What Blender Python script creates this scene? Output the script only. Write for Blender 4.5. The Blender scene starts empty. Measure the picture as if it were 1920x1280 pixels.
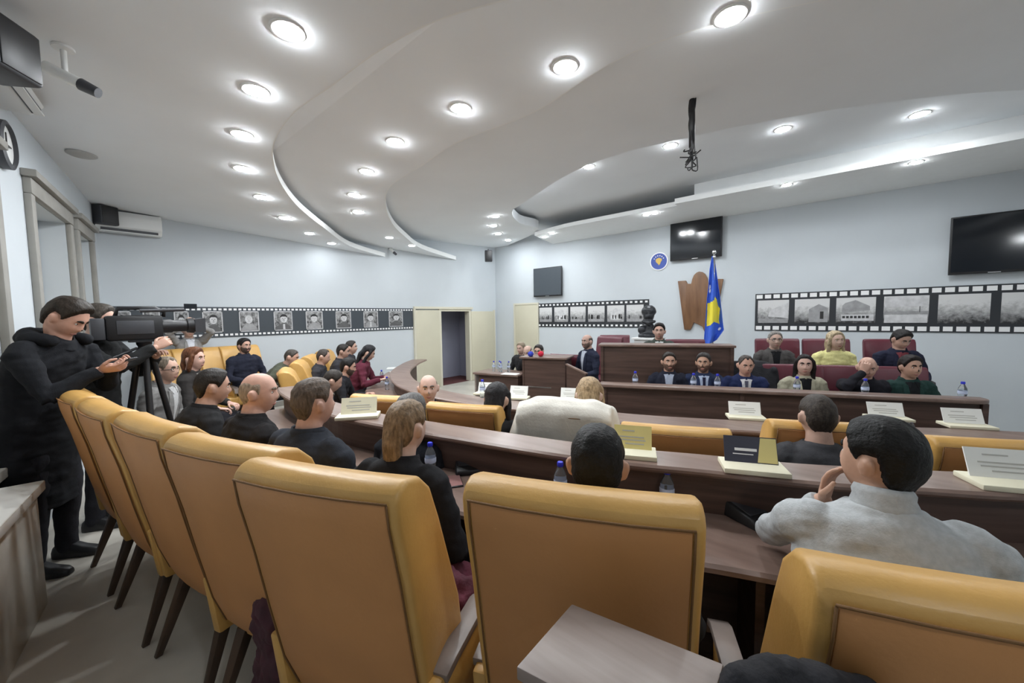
import bpy, bmesh, math, random
import numpy as np
from mathutils import Vector, Matrix, noise
from mathutils.geometry import tessellate_polygon
random.seed(7)
C = bpy.context.scene.collection
SC = bpy.context.scene
# ---------------------------------------------------------------- camera, light, exposure
CAM_H = 1.65
FPX, YAW, PITCH, ROLL = 720.5, math.radians(49.81), math.radians(-3.73), math.radians(-0.87)
_f = Vector((math.sin(YAW)*math.cos(PITCH), math.cos(YAW)*math.cos(PITCH), math.sin(PITCH)))
_r0 = Vector((math.cos(YAW), -math.sin(YAW), 0)); _u0 = _r0.cross(_f)
_r = _r0*math.cos(ROLL)+_u0*math.sin(ROLL); _u = -_r0*math.sin(ROLL)+_u0*math.cos(ROLL)
CO = Vector((0, 0, CAM_H))
cam = bpy.data.cameras.new('camera'); cam.lens = 36*FPX/1920; cam.sensor_width = 36; cam.clip_start = 0.02
camo = bpy.data.objects.new('camera', cam); C.objects.link(camo)
camo.matrix_world = Matrix(((_r.x, _u.x, -_f.x, 0), (_r.y, _u.y, -_f.y, 0), (_r.z, _u.z, -_f.z, CAM_H), (0, 0, 0, 1)))
SC.camera = camo
SC.view_settings.view_transform = 'Standard'; SC.view_settings.look = 'None'
SC.view_settings.gamma = 1; SC.view_settings.use_curve_mapping = False
SC.view_settings.exposure = 1.8
LAMP = 105.0            # strength of the downlight lenses
LAMP_COL = (0.93, 0.97, 1.0)
W = bpy.data.worlds.new('world'); SC.world = W; W.use_nodes = True
W.node_tree.nodes['Background'].inputs[0].default_value = (0.55, 0.62, 0.7, 1)
W.node_tree.nodes['Background'].inputs[1].default_value = 0.4

def ray(x, y): return _f+_r*((x-960)/FPX)-_u*((y-640)/FPX)
def px_z(x, y, z): d = ray(x, y); return CO+d*((z-CAM_H)/d.z)
def px_x(x, y, X): d = ray(x, y); return CO+d*(X/d.x)
def px_y(x, y, Y): d = ray(x, y); return CO+d*(Y/d.y)
def px_d(x, y, t): return CO+ray(x, y)*t
def px_plane(x, y, a, b):          # z = a + b*x
    d = ray(x, y); return CO+d*((a-CAM_H)/(d.z-b*d.x))

# ---------------------------------------------------------------- materials
def mat(name, col, rough=0.6, metal=0.0, var=0.0, vscale=8.0, stretch=None, bump=0.0, bscale=40.0, col2=None, trans=0.0, emit=0.0, spec=0.5, sheen=0.0, coat=0.0):
    m = bpy.data.materials.new(name); m.use_nodes = True
    nt = m.node_tree; b = nt.nodes['Principled BSDF']
    b.inputs['Base Color'].default_value = (*col, 1); b.inputs['Roughness'].default_value = rough
    b.inputs['Metallic'].default_value = metal; b.inputs['Specular IOR Level'].default_value = spec
    if trans: b.inputs['Transmission Weight'].default_value = trans; b.inputs['IOR'].default_value = 1.33
    if sheen: b.inputs['Sheen Weight'].default_value = sheen
    if coat: b.inputs['Coat Weight'].default_value = coat
    if emit:
        b.inputs['Emission Color'].default_value = (*col, 1); b.inputs['Emission Strength'].default_value = emit
    if var or col2 or bump:
        tc = nt.nodes.new('ShaderNodeTexCoord'); mp = nt.nodes.new('ShaderNodeMapping')
        if stretch: mp.inputs['Scale'].default_value = stretch
        nt.links.new(tc.outputs['Object'], mp.inputs['Vector'])
        nz = nt.nodes.new('ShaderNodeTexNoise'); nz.inputs['Scale'].default_value = vscale; nz.inputs['Detail'].default_value = 6
        nt.links.new(mp.outputs[0], nz.inputs['Vector'])
        if var or col2:
            rp = nt.nodes.new('ShaderNodeValToRGB')
            c2 = col2 if col2 else tuple(max(0, c*(1-var)) for c in col); c1 = col if col2 else tuple(min(1, c*(1+var)) for c in col)
            rp.color_ramp.elements[0].color = (*c2, 1); rp.color_ramp.elements[1].color = (*c1, 1)
            rp.color_ramp.elements[0].position = 0.32; rp.color_ramp.elements[1].position = 0.68
            nt.links.new(nz.outputs['Fac'], rp.inputs[0]); nt.links.new(rp.outputs[0], b.inputs['Base Color'])
        if bump:
            n2 = nt.nodes.new('ShaderNodeTexNoise'); n2.inputs['Scale'].default_value = bscale; n2.inputs['Detail'].default_value = 4
            nt.links.new(tc.outputs['Object'], n2.inputs['Vector'])
            bp = nt.nodes.new('ShaderNodeBump'); bp.inputs['Strength'].default_value = bump; bp.inputs['Distance'].default_value = 0.01
            nt.links.new(n2.outputs['Fac'], bp.inputs['Height']); nt.links.new(bp.outputs[0], b.inputs['Normal'])
    return m
_cache = {}
def cmat(kind, col, **k):
    key = (kind, tuple(round(c, 3) for c in col))
    if key not in _cache: _cache[key] = mat(kind, col, **k)
    return _cache[key]
def skin(col): return cmat('skin', col, rough=0.5, var=0.08, vscale=25, spec=0.35)
def cloth(col): return cmat('cloth', col, rough=0.9, var=0.09, vscale=60, bump=0.15, bscale=180, spec=0.2)
def hairm(col): return cmat('hair', col, rough=0.5, var=0.45, vscale=90, stretch=(1, 1, 0.25), bump=0.35, bscale=120, spec=0.22)
M = dict(
    plaster=mat('white_plaster', (0.545, 0.585, 0.615), 0.85, var=0.02, vscale=1.5, bump=0.03, bscale=60),
    ceil=mat('ceiling_paint', (0.83, 0.86, 0.885), 0.9, var=0.02, vscale=1.2),
    fascia=mat('fascia_paint', (0.86, 0.88, 0.88), 0.8, var=0.01),
    floor=mat('stone_floor', (0.58, 0.55, 0.49), 0.4, var=0.12, vscale=2.5, col2=(0.46, 0.435, 0.385)),
    marble=mat('ledge_stone', (0.80, 0.78, 0.72), 0.4, vscale=3.2, col2=(0.50, 0.48, 0.44)),
    trimstone=mat('grey_trim', (0.28, 0.27, 0.245), 0.6, var=0.08, vscale=6),
    wood=mat('walnut_laminate', (0.105, 0.062, 0.048), 0.42, vscale=3.0, stretch=(0.5, 0.5, 9), col2=(0.052, 0.029, 0.023), spec=0.5),
    woodtop=mat('walnut_top', (0.24, 0.165, 0.135), 0.33, vscale=3.0, stretch=(5, 0.6, 3), col2=(0.15, 0.095, 0.075), spec=0.55),
    woodpale=mat('greyed_wood', (0.34, 0.28, 0.25), 0.4, vscale=3.0, stretch=(7, 0.6, 3), col2=(0.22, 0.17, 0.15)),
    plaquewood=mat('plaque_wood', (0.22, 0.11, 0.05), 0.45, vscale=3, stretch=(3, 3, 0.5), col2=(0.12, 0.055, 0.025)),
    darkwood=mat('dark_leg_wood', (0.055, 0.032, 0.020), 0.4, var=0.3, vscale=6),
    yellow=mat('yellow_leather', (0.56, 0.32, 0.09), 0.40, var=0.07, vscale=5, bump=0.08, bscale=90, spec=0.5),
    yellowback=mat('yellow_leather_back', (0.49, 0.228, 0.080), 0.5, var=0.06, vscale=4, bump=0.06, bscale=90, spec=0.4),
    seam=mat('dark_seam', (0.16, 0.075, 0.02), 0.7),
    red=mat('burgundy_leather', (0.105, 0.018, 0.030), 0.38, var=0.12, vscale=6, spec=0.5),
    black=mat('black_plastic', (0.012, 0.012, 0.014), 0.45),
    dgrey=mat('dark_grey_plastic', (0.05, 0.052, 0.06), 0.45),
    screen=mat('screen_glass', (0.006, 0.008, 0.012), 0.12, spec=0.6),
    screengrey=mat('grey_screen', (0.06, 0.072, 0.085), 0.35),
    white=mat('white_plastic', (0.78, 0.79, 0.78), 0.4),
    paper=mat('white_paper', (0.80, 0.80, 0.77), 0.8),
    cream=mat('cream_card', (0.72, 0.68, 0.52), 0.7),
    ycard=mat('yellow_card', (0.72, 0.62, 0.25), 0.6),
    ink=mat('grey_ink', (0.46, 0.45, 0.42), 0.8),
    navycard=mat('navy_card', (0.03, 0.032, 0.055), 0.5),
    metal=mat('brushed_metal', (0.6, 0.6, 0.6), 0.3, metal=1),
    tan=mat('tan_door_panel', (0.56, 0.53, 0.41), 0.55, var=0.03, vscale=2),
    tanframe=mat('tan_door_frame', (0.62, 0.59, 0.48), 0.5),
    film=mat('film_black', (0.020, 0.023, 0.028), 0.55),
    hole=mat('film_hole_white', (0.82, 0.82, 0.82), 0.7),
    filmgrey=mat('film_grey', (0.045, 0.055, 0.066), 0.6),
    corr=mat('corridor_wall', (0.36, 0.37, 0.46), 0.8),
    corrfloor=mat('corridor_carpet', (0.10, 0.03, 0.03), 0.9),
    lamp=mat('lamp_lens', LAMP_COL, 0.5, emit=LAMP), lampdim=mat('lamp_lens_dim', LAMP_COL, 0.5, emit=LAMP*0.25),
    bottle=mat('clear_bottle', (0.86, 0.92, 0.98), 0.08, trans=0.93),
    cap=mat('blue_cap', (0.02, 0.03, 0.55), 0.4),
    blue=mat('flag_blue', (0.035, 0.11, 0.56), 0.7),
    flagyellow=mat('flag_gold', (0.80, 0.68, 0.05), 0.7),
    emblem=mat('emblem_blue', (0.05, 0.09, 0.36), 0.5),
    gold=mat('emblem_gold', (0.62, 0.42, 0.10), 0.5),
    bronze=mat('dark_bronze', (0.030, 0.032, 0.036), 0.4, metal=0.4, bump=0.4, bscale=60),
    glass=mat('window_glass', (0.75, 0.8, 0.85), 0.05, trans=0.9),
    blind=mat('blind_fabric', (0.72, 0.70, 0.64), 0.8), blind2=mat('blind_stripe', (0.46, 0.45, 0.42), 0.8),
    maroon=mat('maroon_fabric', (0.10, 0.016, 0.032), 0.85, var=0.3, vscale=12, bump=0.4, bscale=60),
    blackcloth=mat('black_fabric', (0.012, 0.012, 0.016), 0.85, var=0.3, vscale=12, bump=0.3, bscale=80),
    whitecoat=mat('offwhite_wool', (0.74, 0.71, 0.64), 0.9, var=0.04, vscale=9, bump=0.2, bscale=60),
    greyleather=mat('greyed_armrest', (0.21, 0.17, 0.15), 0.35, var=0.1),
    redfoam=mat('red_foam', (0.55, 0.02, 0.05), 0.9), bluefoam=mat('blue_foam', (0.03, 0.05, 0.40), 0.9),
    phone=mat('phone_black', (0.02, 0.02, 0.025), 0.2), eyew=mat('eye_white', (0.7, 0.68, 0.65), 0.25), pupil=mat('eye_dark', (0.02, 0.014, 0.01), 0.2),
    lip=mat('lip', (0.42, 0.18, 0.15), 0.5),
)

# ---------------------------------------------------------------- mesh helpers
class MB:
    def __init__(s): s.v = []; s.f = []; s.m = []
    def add(s, vs, fs, mi=0, T=None):
        o = len(s.v)
        s.v += [tuple(T @ Vector(p)) if T is not None else tuple(p) for p in vs]
        s.f += [tuple(i+o for i in f) for f in fs]; s.m += [mi]*len(fs); return s
    def box(s, x0, x1, y0, y1, z0, z1, mi=0, T=None):
        vs = [(x, y, z) for z in (z0, z1) for y in (y0, y1) for x in (x0, x1)]
        return s.add(vs, [(0, 2, 3, 1), (4, 5, 7, 6), (0, 1, 5, 4), (2, 6, 7, 3), (0, 4, 6, 2), (1, 3, 7, 5)], mi, T)
    def rings(s, rs, mi=0, T=None, caps=True):
        n = len(rs[0]); vs = [p for r in rs for p in r]; fs = []
        for k in range(len(rs)-1):
            for i in range(n):
                j = (i+1) % n; fs.append((k*n+i, k*n+j, (k+1)*n+j, (k+1)*n+i))
        if caps:
            fs.append(tuple(range(n-1, -1, -1))); fs.append(tuple((len(rs)-1)*n+i for i in range(n)))
        return s.add(vs, fs, mi, T)
    def tube(s, pts, rad, n=10, mi=0, T=None, up=None):
        # rad: number | list of number | list of (a,b); a lies along the side axis
        P = [Vector(p) for p in pts]; R = []
        for i in range(len(P)):
            r = rad[i] if isinstance(rad, (list, tuple)) else rad
            R.append(r if isinstance(r, (list, tuple)) else (r, r))
        t0 = (P[1]-P[0]).normalized()
        side = Vector(up) if up is not None else (Vector((1, 0, 0)) if abs(t0.x) < 0.8 else Vector((0, 1, 0)))
        rs = []
        for i, p in enumerate(P):
            t = (P[min(i+1, len(P)-1)]-P[max(i-1, 0)])
            t = t.normalized() if t.length > 1e-9 else t0
            a = (side-t*side.dot(t)).normalized(); side = a; b = t.cross(a)
            rs.append([p+a*(R[i][0]*math.cos(q))+b*(R[i][1]*math.sin(q)) for q in [2*math.pi*k/n for k in range(n)]])
        return s.rings(rs, mi, T)
    def limb(s, pts, rad, n=12, T=None, mi=0):     # tube with rounded ends
        P = [Vector(p) for p in pts]
        rr = [r if isinstance(r, (list, tuple)) else (r, r) for r in rad]
        d0 = (P[0]-P[1]).normalized(); d1 = (P[-1]-P[-2]).normalized()
        a, b = rr[0], rr[-1]; ea, eb = min(a), min(b)
        P2 = [P[0]+d0*ea*0.95, P[0]+d0*ea*0.6]+P+[P[-1]+d1*eb*0.6, P[-1]+d1*eb*0.95]
        r2 = [(a[0]*.25, a[1]*.25), (a[0]*.8, a[1]*.8)]+rr+[(b[0]*.8, b[1]*.8), (b[0]*.25, b[1]*.25)]
        return s.tube(P2, r2, n, mi, T)
    def ball(s, c, r, nu=14, nv=9, mi=0, T=None):
        r = r if isinstance(r, (list, tuple)) else (r, r, r); rs = []
        for k in range(1, nv):
            th = math.pi*k/nv
            rs.append([(c[0]+r[0]*math.sin(th)*math.cos(2*math.pi*i/nu), c[1]+r[1]*math.sin(th)*math.sin(2*math.pi*i/nu), c[2]-r[2]*math.cos(th)) for i in range(nu)])
        return s.rings(rs, mi, T)
    def lathe(s, prof, n=20, mi=0, T=None):
        return s.rings([[(r*math.cos(2*math.pi*i/n), r*math.sin(2*math.pi*i/n), z) for i in range(n)] for r, z in prof], mi, T)
    def prism(s, poly, z0, z1, mi=0, T=None):      # poly in xy, z0/z1 numbers or functions of (x,y)
        f0 = z0 if callable(z0) else (lambda x, y: z0); f1 = z1 if callable(z1) else (lambda x, y: z1)
        n = len(poly); vs = [(x, y, f0(x, y)) for x, y in poly]+[(x, y, f1(x, y)) for x, y in poly]
        tri = tessellate_polygon([[Vector((x, y, 0)) for x, y in poly]]); fs = []
        for t in tri: fs += [tuple(t[::-1]), tuple(i+n for i in t)]
        for i in range(n): j = (i+1) % n; fs.append((i, j, j+n, i+n))
        return s.add(vs, fs, mi, T)
    def sweep(s, path, prof, mi=0):                # path xy, prof list of (offset to the left-hand side normal, z)
        n = len(path); rs = []
        for i in range(n):
            a = Vector(path[max(i-1, 0)]); b = Vector(path[min(i+1, n-1)]); t = (b-a).normalized(); nn = Vector((t.y, -t.x))
            rs.append([(path[i][0]+nn.x*o, path[i][1]+nn.y*o, z) for o, z in prof])
        return s.rings(rs, mi)
    def mesh(s, name):
        me = bpy.data.meshes.new(name); me.from_pydata(s.v, [], s.f)
        return me
def finish(me, mats, mi=None, smooth=False, fixn=True, auto=None):
    for m in (mats if isinstance(mats, (list, tuple)) else [mats]): me.materials.append(m)
    if mi: me.polygons.foreach_set('material_index', mi)
    if fixn:
        bm = bmesh.new(); bm.from_mesh(me); bmesh.ops.recalc_face_normals(bm, faces=bm.faces); bm.to_mesh(me); bm.free()
    if smooth: me.polygons.foreach_set('use_smooth', [True]*len(me.polygons))
    me.update(); return me
def bevel_mesh(me, w, seg=2, ang=30):
    bm = bmesh.new(); bm.from_mesh(me); bmesh.ops.recalc_face_normals(bm, faces=bm.faces)
    es = [e for e in bm.edges if len(e.link_faces) == 2 and e.calc_face_angle(0) > math.radians(ang)]
    bmesh.ops.bevel(bm, geom=es, offset=w, segments=seg, affect='EDGES', profile=0.5, clamp_overlap=True)
    bm.to_mesh(me); bm.free(); return me
def link(name, me, parent=None, **p):
    o = bpy.data.objects.new(name, me); C.objects.link(o)
    if parent is not None: o.parent = parent
    for k, v in p.items(): o[k] = v
    return o
def obj(name, mb, mats, parent=None, smooth=False, bev=0, seg=2, label=None, **p):
    me = mb.mesh(name); mi = mb.m
    if not isinstance(mats, (list, tuple)): mats = [mats]
    for m in mats: me.materials.append(m)
    me.polygons.foreach_set('material_index', mi)
    if bev: bevel_mesh(me, bev, seg)
    else:
        bm = bmesh.new(); bm.from_mesh(me); bmesh.ops.recalc_face_normals(bm, faces=bm.faces); bm.to_mesh(me); bm.free()
    if smooth or bev:
        me.polygons.foreach_set('use_smooth', [True]*len(me.polygons))
    if bev or smooth == 'auto': me.set_sharp_from_angle(angle=math.radians(40))
    if label: p['label'] = label
    return link(name, me, parent, **p)
def struct(name, mb, mats, **k): return obj(name, mb, mats, kind='structure', **k)
def thing(name, label, cat, loc=(0, 0, 0), rz=0.0, group=None):
    o = bpy.data.objects.new(name, None); C.objects.link(o); o.empty_display_size = 0.1
    o.location = loc; o.rotation_euler = (0, 0, rz); o['label'] = label; o['category'] = cat
    if group: o['group'] = group
    return o
def tag(o, label, cat, group=None):
    o['label'] = label; o['category'] = cat
    if group: o['group'] = group
    return o
def dup(root, loc, rz, label, group=None):
    r = root.copy(); C.objects.link(r); r.location = loc; r.rotation_euler = (root.rotation_euler[0], root.rotation_euler[1], rz); r['label'] = label
    if group: r['group'] = group
    for ch in list(root.children):
        c = ch.copy(); C.objects.link(c); c.parent = r
        for g in list(ch.children):
            d = g.copy(); C.objects.link(d); d.parent = c
    return r
def remesh(mb, vox, smooth=4, name='m'):
    me = mb.mesh(name)
    bm = bmesh.new(); bm.from_mesh(me); bmesh.ops.recalc_face_normals(bm, faces=bm.faces); bm.to_mesh(me); bm.free()
    o = bpy.data.objects.new('tmp', me); C.objects.link(o)
    r = o.modifiers.new('r', 'REMESH'); r.mode = 'VOXEL'; r.voxel_size = vox
    if smooth:
        q = o.modifiers.new('s', 'SMOOTH'); q.factor = 0.5; q.iterations = smooth
    bpy.context.view_layer.update()
    dg = bpy.context.evaluated_depsgraph_get(); out = bpy.data.meshes.new_from_object(o.evaluated_get(dg))
    bpy.data.objects.remove(o); bpy.data.meshes.remove(me); out.name = name
    return out
def crumple(me, amp, freq, seed=0.0, stretch=(1, 1, 1)):
    n = len(me.vertices); co = np.empty(n*3); me.vertices.foreach_get('co', co); co = co.reshape(-1, 3)
    nr = np.empty(n*3); me.vertices.foreach_get('normal', nr); nr = nr.reshape(-1, 3)
    for i in range(n):
        p = Vector((co[i][0]*freq*stretch[0]+seed, co[i][1]*freq*stretch[1]+seed*1.7, co[i][2]*freq*stretch[2]-seed))
        co[i] += nr[i]*(amp*(noise.noise(p)+0.4*noise.noise(p*2.3)))
    me.vertices.foreach_set('co', co.ravel()); me.update(); return me
def smoothpath(pts, n=6):
    P = [Vector((*p, 0)) if len(p) == 2 else Vector(p) for p in pts]; out = []
    Q = [P[0]*2-P[1]]+P+[P[-1]*2-P[-2]]
    for i in range(1, len(Q)-2):
        a, b, c, d = Q[i-1:i+3]
        for k in range(n):
            t = k/n
            out.append(0.5*((2*b)+(c-a)*t+(2*a-5*b+4*c-d)*t*t+(3*b-a-3*c+d)*t**3))
    out.append(P[-1]); return out
def sp2(pts, n=6): return [(p.x, p.y) for p in smoothpath(pts, n)]
# ================================================================= THE ROOM
XF, YB, YR = 8.86, 8.12, -3.5          # front wall, back wall, right-hand end wall
ZLOW = -0.2
def xl(y): return 0.45+(y-8.12)*0.185   # the window wall runs slightly askew
RX = xl(YR)
outline = [(xl(YB), YB), (XF, YB), (XF, YR), (RX, YR)]
struct('floor', MB().prism([(-1.9, -3.6), (9, -3.6), (9, 8.3), (0.2, 8.3)], -0.3, ZLOW), M['floor'])
# raised outer tier carrying the outer row of seats
tier = sp2([(4.2, -3.5), (3.0, -1.45), (2.46, -0.45), (2.1, 0.2), (1.72, 1.0), (1.5, 1.75), (1.36, 2.6), (1.36, 3.4), (1.42, 4.2), (1.5, 4.9), (1.7, 5.8), (2.1, 6.5), (2.9, 7.3), (3.3, 8.12)], 4)
struct('floor_tier', MB().prism(tier+[(xl(YB), YB), (RX, YR)], -0.2, 0.0), M['floor'])
# walls
w = MB(); DX0, DX1, DZ = 6.70, 7.66, 1.84      # door opening in the back wall
DX0 = px_y(826, 650, YB).x; DX1 = px_y(881, 650, YB).x; DZ = px_y(850, 583.5, YB).z
w.box(-0.4, DX0, YB, YB+0.15, ZLOW, 4.1); w.box(DX1, XF+0.15, YB, YB+0.15, ZLOW, 4.1); w.box(DX0, DX1, YB, YB+0.15, DZ, 4.1)
struct('wall_back', w, M['plaster'])
struct('wall_front', MB().box(XF, XF+0.15, YR, YB, ZLOW, 4.1), M['plaster'])
struct('wall_right', MB().box(RX-0.4, XF, YR-0.15, YR, ZLOW, 4.1), M['plaster'])
# window wall, with three openings.  local frame: u along the wall (towards the back), n into the room
lt = Vector((0.185, 1, 0)).normalized(); ln = Vector((lt.y, -lt.x, 0)); L0 = Vector((xl(0), 0, 0))
TL = Matrix(((lt.x, ln.x, 0, L0.x), (lt.y, ln.y, 0, L0.y), (0, 0, 1, 0), (0, 0, 0, 1)))
def onleft(x, y, off=0.0):
    d = ray(x, y); q = CO-L0; t = (off-q.dot(ln))/d.dot(ln); p = CO+d*t-L0
    return p.dot(lt), p.z
# (u0,u1,ztop,zsill)
wins = []
for (xa, ya, xb, yb) in [(47, 330, 121, 410), (141, 445, 168, 478)]:
    u0, z0 = onleft(xa, ya); u1, z1 = onleft(xb, yb); wins.append((u0, u1, 2.72, 0.78))
u1f = onleft(-14, 500)[0]; wins.insert(0, (u1f-1.5, u1f, 2.72, 0.78))
w = MB(); us = [-3.7]
for (a, b, zt, zs) in wins:
    w.box(us[-1], a, -0.3, 0, ZLOW, 4.1, T=TL); w.box(a, b, -0.3, 0, zt, 4.1, T=TL); w.box(a, b, -0.3, 0, ZLOW, zs, T=TL); us.append(b)
w.box(us[-1], 8.6, -0.3, 0, ZLOW, 4.1, T=TL)
struct('wall_left', w, M['plaster'])
for k, (a, b, zt, zs) in enumerate(wins):
    nm = 'window_%d' % (k+1)
    wi = struct(nm, MB().box(a, b, -0.27, -0.255, zs, zt, T=TL), M['glass'])
    fr = MB(); q = 0.05
    for (x0, x1, z0, z1) in [(a, a+q, zs, zt), (b-q, b, zs, zt), (a, b, zs, zs+q), (a, b, zt-q, zt), ((a+b)/2-q/2, (a+b)/2+q/2, zs, zt)]: fr.box(x0, x1, -0.29, -0.235, z0, z1, T=TL)
    obj('window_frame', fr, M['white'], wi)
    bl = MB(); n = 16
    for j in range(n):
        z1 = zt-0.06-(zt-zs-0.1)*j/n; z0 = z1-(zt-zs-0.1)/n
        bl.box(a+0.03, b-0.03, -0.2, -0.192, z0, z1, j % 2, T=TL)
    obj('blind', bl, [M['blind'], M['blind2']], wi)
    tr = MB()      # moulded stone surround with a projecting header
    tr.box(a-0.10, b+0.10, 0, 0.05, zt, zt+0.13, T=TL); tr.box(a-0.13, b+0.13, 0, 0.09, zt+0.13, zt+0.19, T=TL)
    tr.box(a-0.10, a, 0, 0.045, zs-0.06, zt, T=TL); tr.box(b, b+0.10, 0, 0.045, zs-0.06, zt, T=TL)
    tr.box(a-0.14, b+0.14, -0.2, 0.10, zs-0.06, zs, T=TL)
    obj('window_surround', tr, M['trimstone'], wi, bev=0.008)
# stone-clad ledge below the near window
le = MB(); ua, ub = 0.6, 3.62
T2 = TL @ Matrix.Translation((0, 0, 0))
le.box(ua, ub, 0.0, 0.27, 0, 0.68, T=TL); le.box(ua-0.02, ub+0.02, 0.0, 0.30, 0.68, 0.735, 1, T=TL)
lo = struct('trim_1', le, [M['marble'], mat('ledge_top', (0.72, 0.71, 0.68), 0.35, var=0.06, vscale=4)], bev=0.006)
struct('baseboard_back', MB().box(xl(YB), DX0-1.0, YB-0.02, YB, 0, 0.1), M['trimstone'])
# ---- ceiling: main slab and three lower tiers with sweeping edges
PL = (3.25+0.045*1.3, -0.045); PM = (3.36+0.03*3, -0.03); PH = (3.6-0.05*5.5, 0.05); ZT = 3.95
fL = lambda x, y: PL[0]+PL[1]*x; fM = lambda x, y: PM[0]+PM[1]*x; fH = lambda x, y: PH[0]+PH[1]*x
struct('ceiling', MB().prism([(-1.9, -3.6), (9, -3.6), (9, 8.3), (0.2, 8.3)], ZT, ZT+0.12), M['ceil'])
def pp(P, pts): return [tuple(px_plane(x, y, *P)[:2]) for x, y in pts]
tail = [(XF, YR), (RX, YR), (xl(YB), YB)]
c1 = pp(PL, [(655, 461), (610, 430), (560, 390), (525, 345), (510, 300), (515, 260), (550, 210), (620, 160), (700, 100), (800, 45), (940, 0)])
c1 = [(5.05, YB)]+c1+[(2.0, 0.25), (2.6, -0.75), (3.7, -1.8), (5.4, -2.4), (XF, -2.7)]
c2 = pp(PM, [(790, 466), (760, 445), (735, 420), (722, 385), (730, 350), (790, 310), (860, 265), (1000, 210), (1180, 100)])
c2 = [(7.25, YB)]+c2+[(2.75, 0.3), (3.3, -0.7), (4.4, -1.7), (6.2, -2.15), (XF, -2.3)]
c3 = pp(PH, [(1010, 432), (975, 418), (960, 398), (985, 378), (1100, 310), (1300, 255), (1600, 200), (1900, 170)])
c3 = [(XF, 7.6)]+c3+[(6.6, -1.9), (XF, -2.1)]
struct('ceiling_low', MB().prism(sp2(c1, 5)+tail, fL, lambda x, y: fL(x, y)+0.09), M['ceil'])
struct('ceiling_middle', MB().prism(sp2(c2, 5)+tail, fM, lambda x, y: fM(x, y)+0.10), M['ceil'])
struct('ceiling_high', MB().prism(sp2(c3, 5)+tail+[(XF, YB)], fH, lambda x, y: fH(x, y)+0.18), M['ceil'])
SIDE = -1
def fascia(nm, curve, f, h):
    m = MB(); cv = sp2(curve, 5); rs = []
    for (x, y) in cv: rs.append((x, y))
    m.sweep(rs, [(-0.004, 0), (0.012, 0), (0.012, 1), (-0.004, 1)] if SIDE > 0 else [(-0.012, 0), (0.004, 0), (0.004, 1), (-0.012, 1)])
    m.v = [(x, y, f(x, y)+0.001+z*h) for x, y, z in m.v]
    struct(nm, m, M['fascia'])
fascia('trim_2', c1, fL, 0.09); fascia('trim_3', c2, fM, 0.10)
# soffit over the front wall
sf = MB()
a0 = px_z(1265, 382, 3.6); a1 = px_z(1850, 272, 3.6)
sf.prism([(a0.x, a0.y), (a1.x, a1.y), (a1.x+0.06, -3.0), (XF, -3.0), (XF, a0.y)], 3.6, 3.69)
struct('trim_4', sf, M['fascia'])
sf = MB(); sf.prism([(a0.x+0.28, a0.y-0.25), (a1.x+0.28, a1.y), (a1.x+0.3, -2.9), (XF, -2.9), (XF, a0.y-0.25)], 3.69, ZT)
struct('trim_5', sf, M['fascia'])
b0 = px_z(1258, 390, 3.6); b1 = px_z(1000, 441, 3.6)
sf = MB(); sf.prism(sp2([(7.36, a0.y), (7.38, 3.5), (7.40, 4.7), (b1.x+0.05, b1.y)], 4)+[(XF, b1.y+0.3), (XF, a0.y)], 3.6, 3.68)
struct('trim_6', sf, M['fascia'])
# ---- doors
D = struct('door_1', MB().box(DX0-0.04, DX0+0.03, YB-0.03, YB+0.15, ZLOW, DZ).box(DX1-0.03, DX1+0.04, YB-0.03, YB+0.15, ZLOW, DZ).box(DX0-0.04, DX1+0.04, YB-0.03, YB+0.15, DZ, DZ+0.06), M['tanframe'])
xA = px_y(779, 650, YB).x
dl = obj('door_leaf', MB().box(xA, DX0-0.04, YB-0.045, YB, ZLOW+0.01, DZ+0.03), M['tan'], D, bev=0.006)
xC = px_y(925, 620, YB).x
obj('door_leaf', MB().box(DX1+0.04, xC, YB-0.045, YB, ZLOW+0.01, DZ-0.0), M['tan'], D, bev=0.006)
obj('door_trim', MB().box(xA-0.03, DX1+0.1, YB-0.06, YB, DZ+0.06, DZ+0.12).box(xA-0.05, xA, YB-0.055, YB, ZLOW, DZ+0.06).box(xC, xC+0.04, YB-0.055, YB, ZLOW, DZ+0.04), M['tanframe'], D)
# corridor seen through the door
cw = MB(); cw.box(DX0-0.6, DX0-0.45, YB+0.15, YB+3.2, ZLOW, 2.6).box(DX1+0.5, DX1+0.65, YB+0.15, YB+3.2, ZLOW, 2.6).box(DX0-0.6, DX1+0.65, YB+3.2, YB+3.3, ZLOW, 2.6).box(DX0-0.6, DX1+0.65, YB+0.15, YB+3.2, 2.6, 2.7)
cw.box(DX1-0.25, DX1+0.5, YB+1.0, YB+1.1, ZLOW, 2.6)
struct('wall_corridor', cw, M['corr'])
struct('floor_corridor', MB().box(DX0-0.6, DX1+0.65, YB+0.02, YB+3.2, ZLOW-0.05, ZLOW+0.004), M['corrfloor'])
# flush cupboard-like door on the front wall
p0 = px_x(967, 572, XF); p1 = px_x(1009, 571, XF)
d2 = struct('door_2', MB().box(XF-0.04, XF, p1.y, p0.y, ZLOW, p0.z), M['tan'], bev=0.005)
obj('door_frame', MB().box(XF-0.05, XF, p0.y, p0.y+0.05, ZLOW, p0.z+0.05).box(XF-0.05, XF, p1.y-0.03, p1.y, ZLOW, p0.z+0.05).box(XF-0.05, XF, p1.y, p0.y, p0.z, p0.z+0.05), M['tanframe'], d2)

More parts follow.
